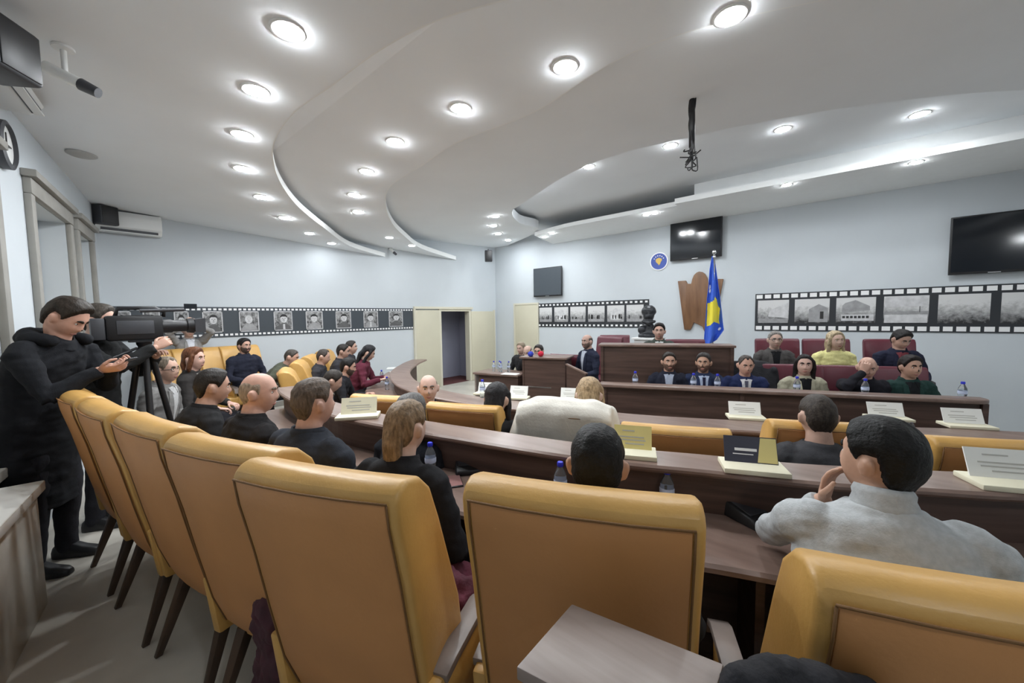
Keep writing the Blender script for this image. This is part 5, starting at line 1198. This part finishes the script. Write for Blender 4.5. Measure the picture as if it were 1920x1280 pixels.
blob('dark_maroon_jacket', 'dark maroon jacket hanging down between two yellow armchairs', 'coat', [(inchair(cE, [(-.40, -.22, .62), (-.41, -.20, .48), (-.42, -.22, .30), (-.43, -.24, .14)]), [(.05, .10), (.06, .12), (.05, .12), (.05, .10)])], mat('dark_maroon', (.055, .014, .022), .85, var=.3, vscale=12, bump=.3), amp=.03, seed=4)
blob('black_coat', 'black coat draped over the right side of the pale cabinet at the bottom edge', 'coat', [([tuple(px_z(1385, 1290, 1.06)), tuple(px_z(1450, 1288, 1.055)), tuple(px_z(1540, 1300, 1.045)), tuple(px_z(1620, 1325, 1.02)), tuple(px_z(1700, 1420, .85))], [.034, .040, .042, .042, .045])], M['blackcloth'], vox=.01, amp=.012, freq=14, seed=9)
def drape(ch, label, m_, name, z0=.52, dz=0.0, seed=2):
    prof = [(-.06, z0), (-.11, .75), (-.165, .95), (-.215, 1.12), (-.25, 1.20), (-.31, 1.262), (-.36, 1.27), (-.42, 1.23), (-.445, 1.18), (-.435, 1.10), (-.40, .92), (-.37, .72), (-.34, z0)]
    m = MB(); m.rings([[(s*.315*(1.0 if z > .6 else 1.05), y, z-(.035 if abs(s) == 1 else 0)*(1 if z > 1.15 else 0)) for y, z in prof] for s in (-1, -.6, 0, .6, 1)])
    m.limb([(.29, -.28, 1.17), (.34, -.30, .95), (.345, -.30, .66)], [(.05, .08), (.055, .09), (.05, .08)]); m.limb([(-.29, -.28, 1.17), (-.345, -.32, .95), (-.35, -.34, .62)], [(.05, .08), (.055, .10), (.05, .09)])
    me = remesh(m, .014, 5, name); crumple(me, .016, 6, seed, (1, 1, .4)); finish(me, m_, smooth=True, fixn=False)
    o = link(name, me); o.location = ch.location+Vector((0, 0, dz)); o.rotation_euler = ch.rotation_euler; return tag(o, label, 'coat')
drape(r1[2], 'off-white coat draped over the back of a yellow armchair', M['whitecoat'], 'white_coat', dz=.03)
o = drape(RC[2], 'black coat hanging over a burgundy chair on the dais', M['blackcloth'], 'dark_overcoat'); o.scale = (1.02, .96, .955)
# white curtain bundle on the stone ledge
# ================================================================= VIDEO CAMERA ON A TRIPOD
q = px_d(268, 612, 3.2); cz = math.atan2(.02, .93)-math.pi/2
vc = thing('video_camera', 'large black shoulder video camera on a tripod in front of the operator', 'video camera', (q.x, q.y, q.z), cz)
obj('body', MB().box(-.065, .065, -.22, .12, -.11, .09), M['black'], vc, bev=.018)
obj('top_handle', MB().tube([(0, -.16, .08), (0, -.14, .15), (0, .08, .155), (0, .14, .12), (0, .13, .08)], .016, 10), M['black'], vc, smooth=True)
obj('lens', MB().tube([(0, .10, 0), (0, .18, 0), (0, .19, 0), (0, .28, 0), (0, .285, 0), (0, .33, 0)], [.058, .058, .05, .05, .062, .068], 20), M['black'], vc, smooth='auto')
obj('lens_hood', MB().rings([[(-.07, .33, -.055), (.07, .33, -.055), (.07, .33, .055), (-.07, .33, .055)], [(-.085, .40, -.065), (.085, .40, -.065), (.085, .40, .065), (-.085, .40, .065)]]), M['dgrey'], vc)
obj('viewfinder', MB().tube([(-.10, -.12, .06), (-.10, .06, .07)], .032, 12).box(-.10, 0, .0, .03, .055, .085), M['black'], vc, smooth='auto')
obj('microphone', MB().tube([(.06, -.02, .13), (.06, .26, .14)], .016, 10), M['dgrey'], vc, smooth='auto')
obj('battery', MB().box(-.055, .055, -.30, -.22, -.10, .07), M['dgrey'], vc, bev=.01)
obj('side_panel', MB().box(.064, .070, -.16, .06, -.06, .05), M['dgrey'], vc, bev=.003)
tpz = q.z-.115
tp_ = thing('tripod', 'black camera tripod with spread legs, in front of the man with glasses', 'tripod', (q.x, q.y, 0), cz)
obj('fluid_head', MB().lathe([(.05, tpz-.13), (.055, tpz-.09), (.04, tpz-.05), (.05, tpz-.03), (.05, tpz)], 18).box(-.06, .06, -.09, .09, tpz-.012, tpz), M['black'], tp_, smooth='auto')
obj('pan_bar', MB().tube([(.04, -.05, tpz-.06), (.10, -.40, tpz-.22)], .011, 10), M['black'], tp_, smooth=True)
obj('column', MB().tube([(0, 0, .55), (0, 0, tpz-.12)], .02, 12), M['black'], tp_, smooth='auto')
for k in range(3):
    a = math.radians(90+120*k+25); c_, s_ = math.cos(a), math.sin(a)
    lg = obj('leg', MB().tube([(.05*c_, .05*s_, tpz-.14), (.16*c_, .16*s_, .75), (.17*c_, .17*s_, .72), (.28*c_, .28*s_, .03)], [.022, .022, .016, .014], 10), M['black'], tp_, smooth='auto')
    obj('foot', MB().ball((.28*c_, .28*s_, .02), .02, 10, 6), M['dgrey'], lg, smooth=True)
    obj('spreader', MB().tube([(0, 0, .58), (.19*c_, .19*s_, .66)], .008, 8), M['dgrey'], lg)
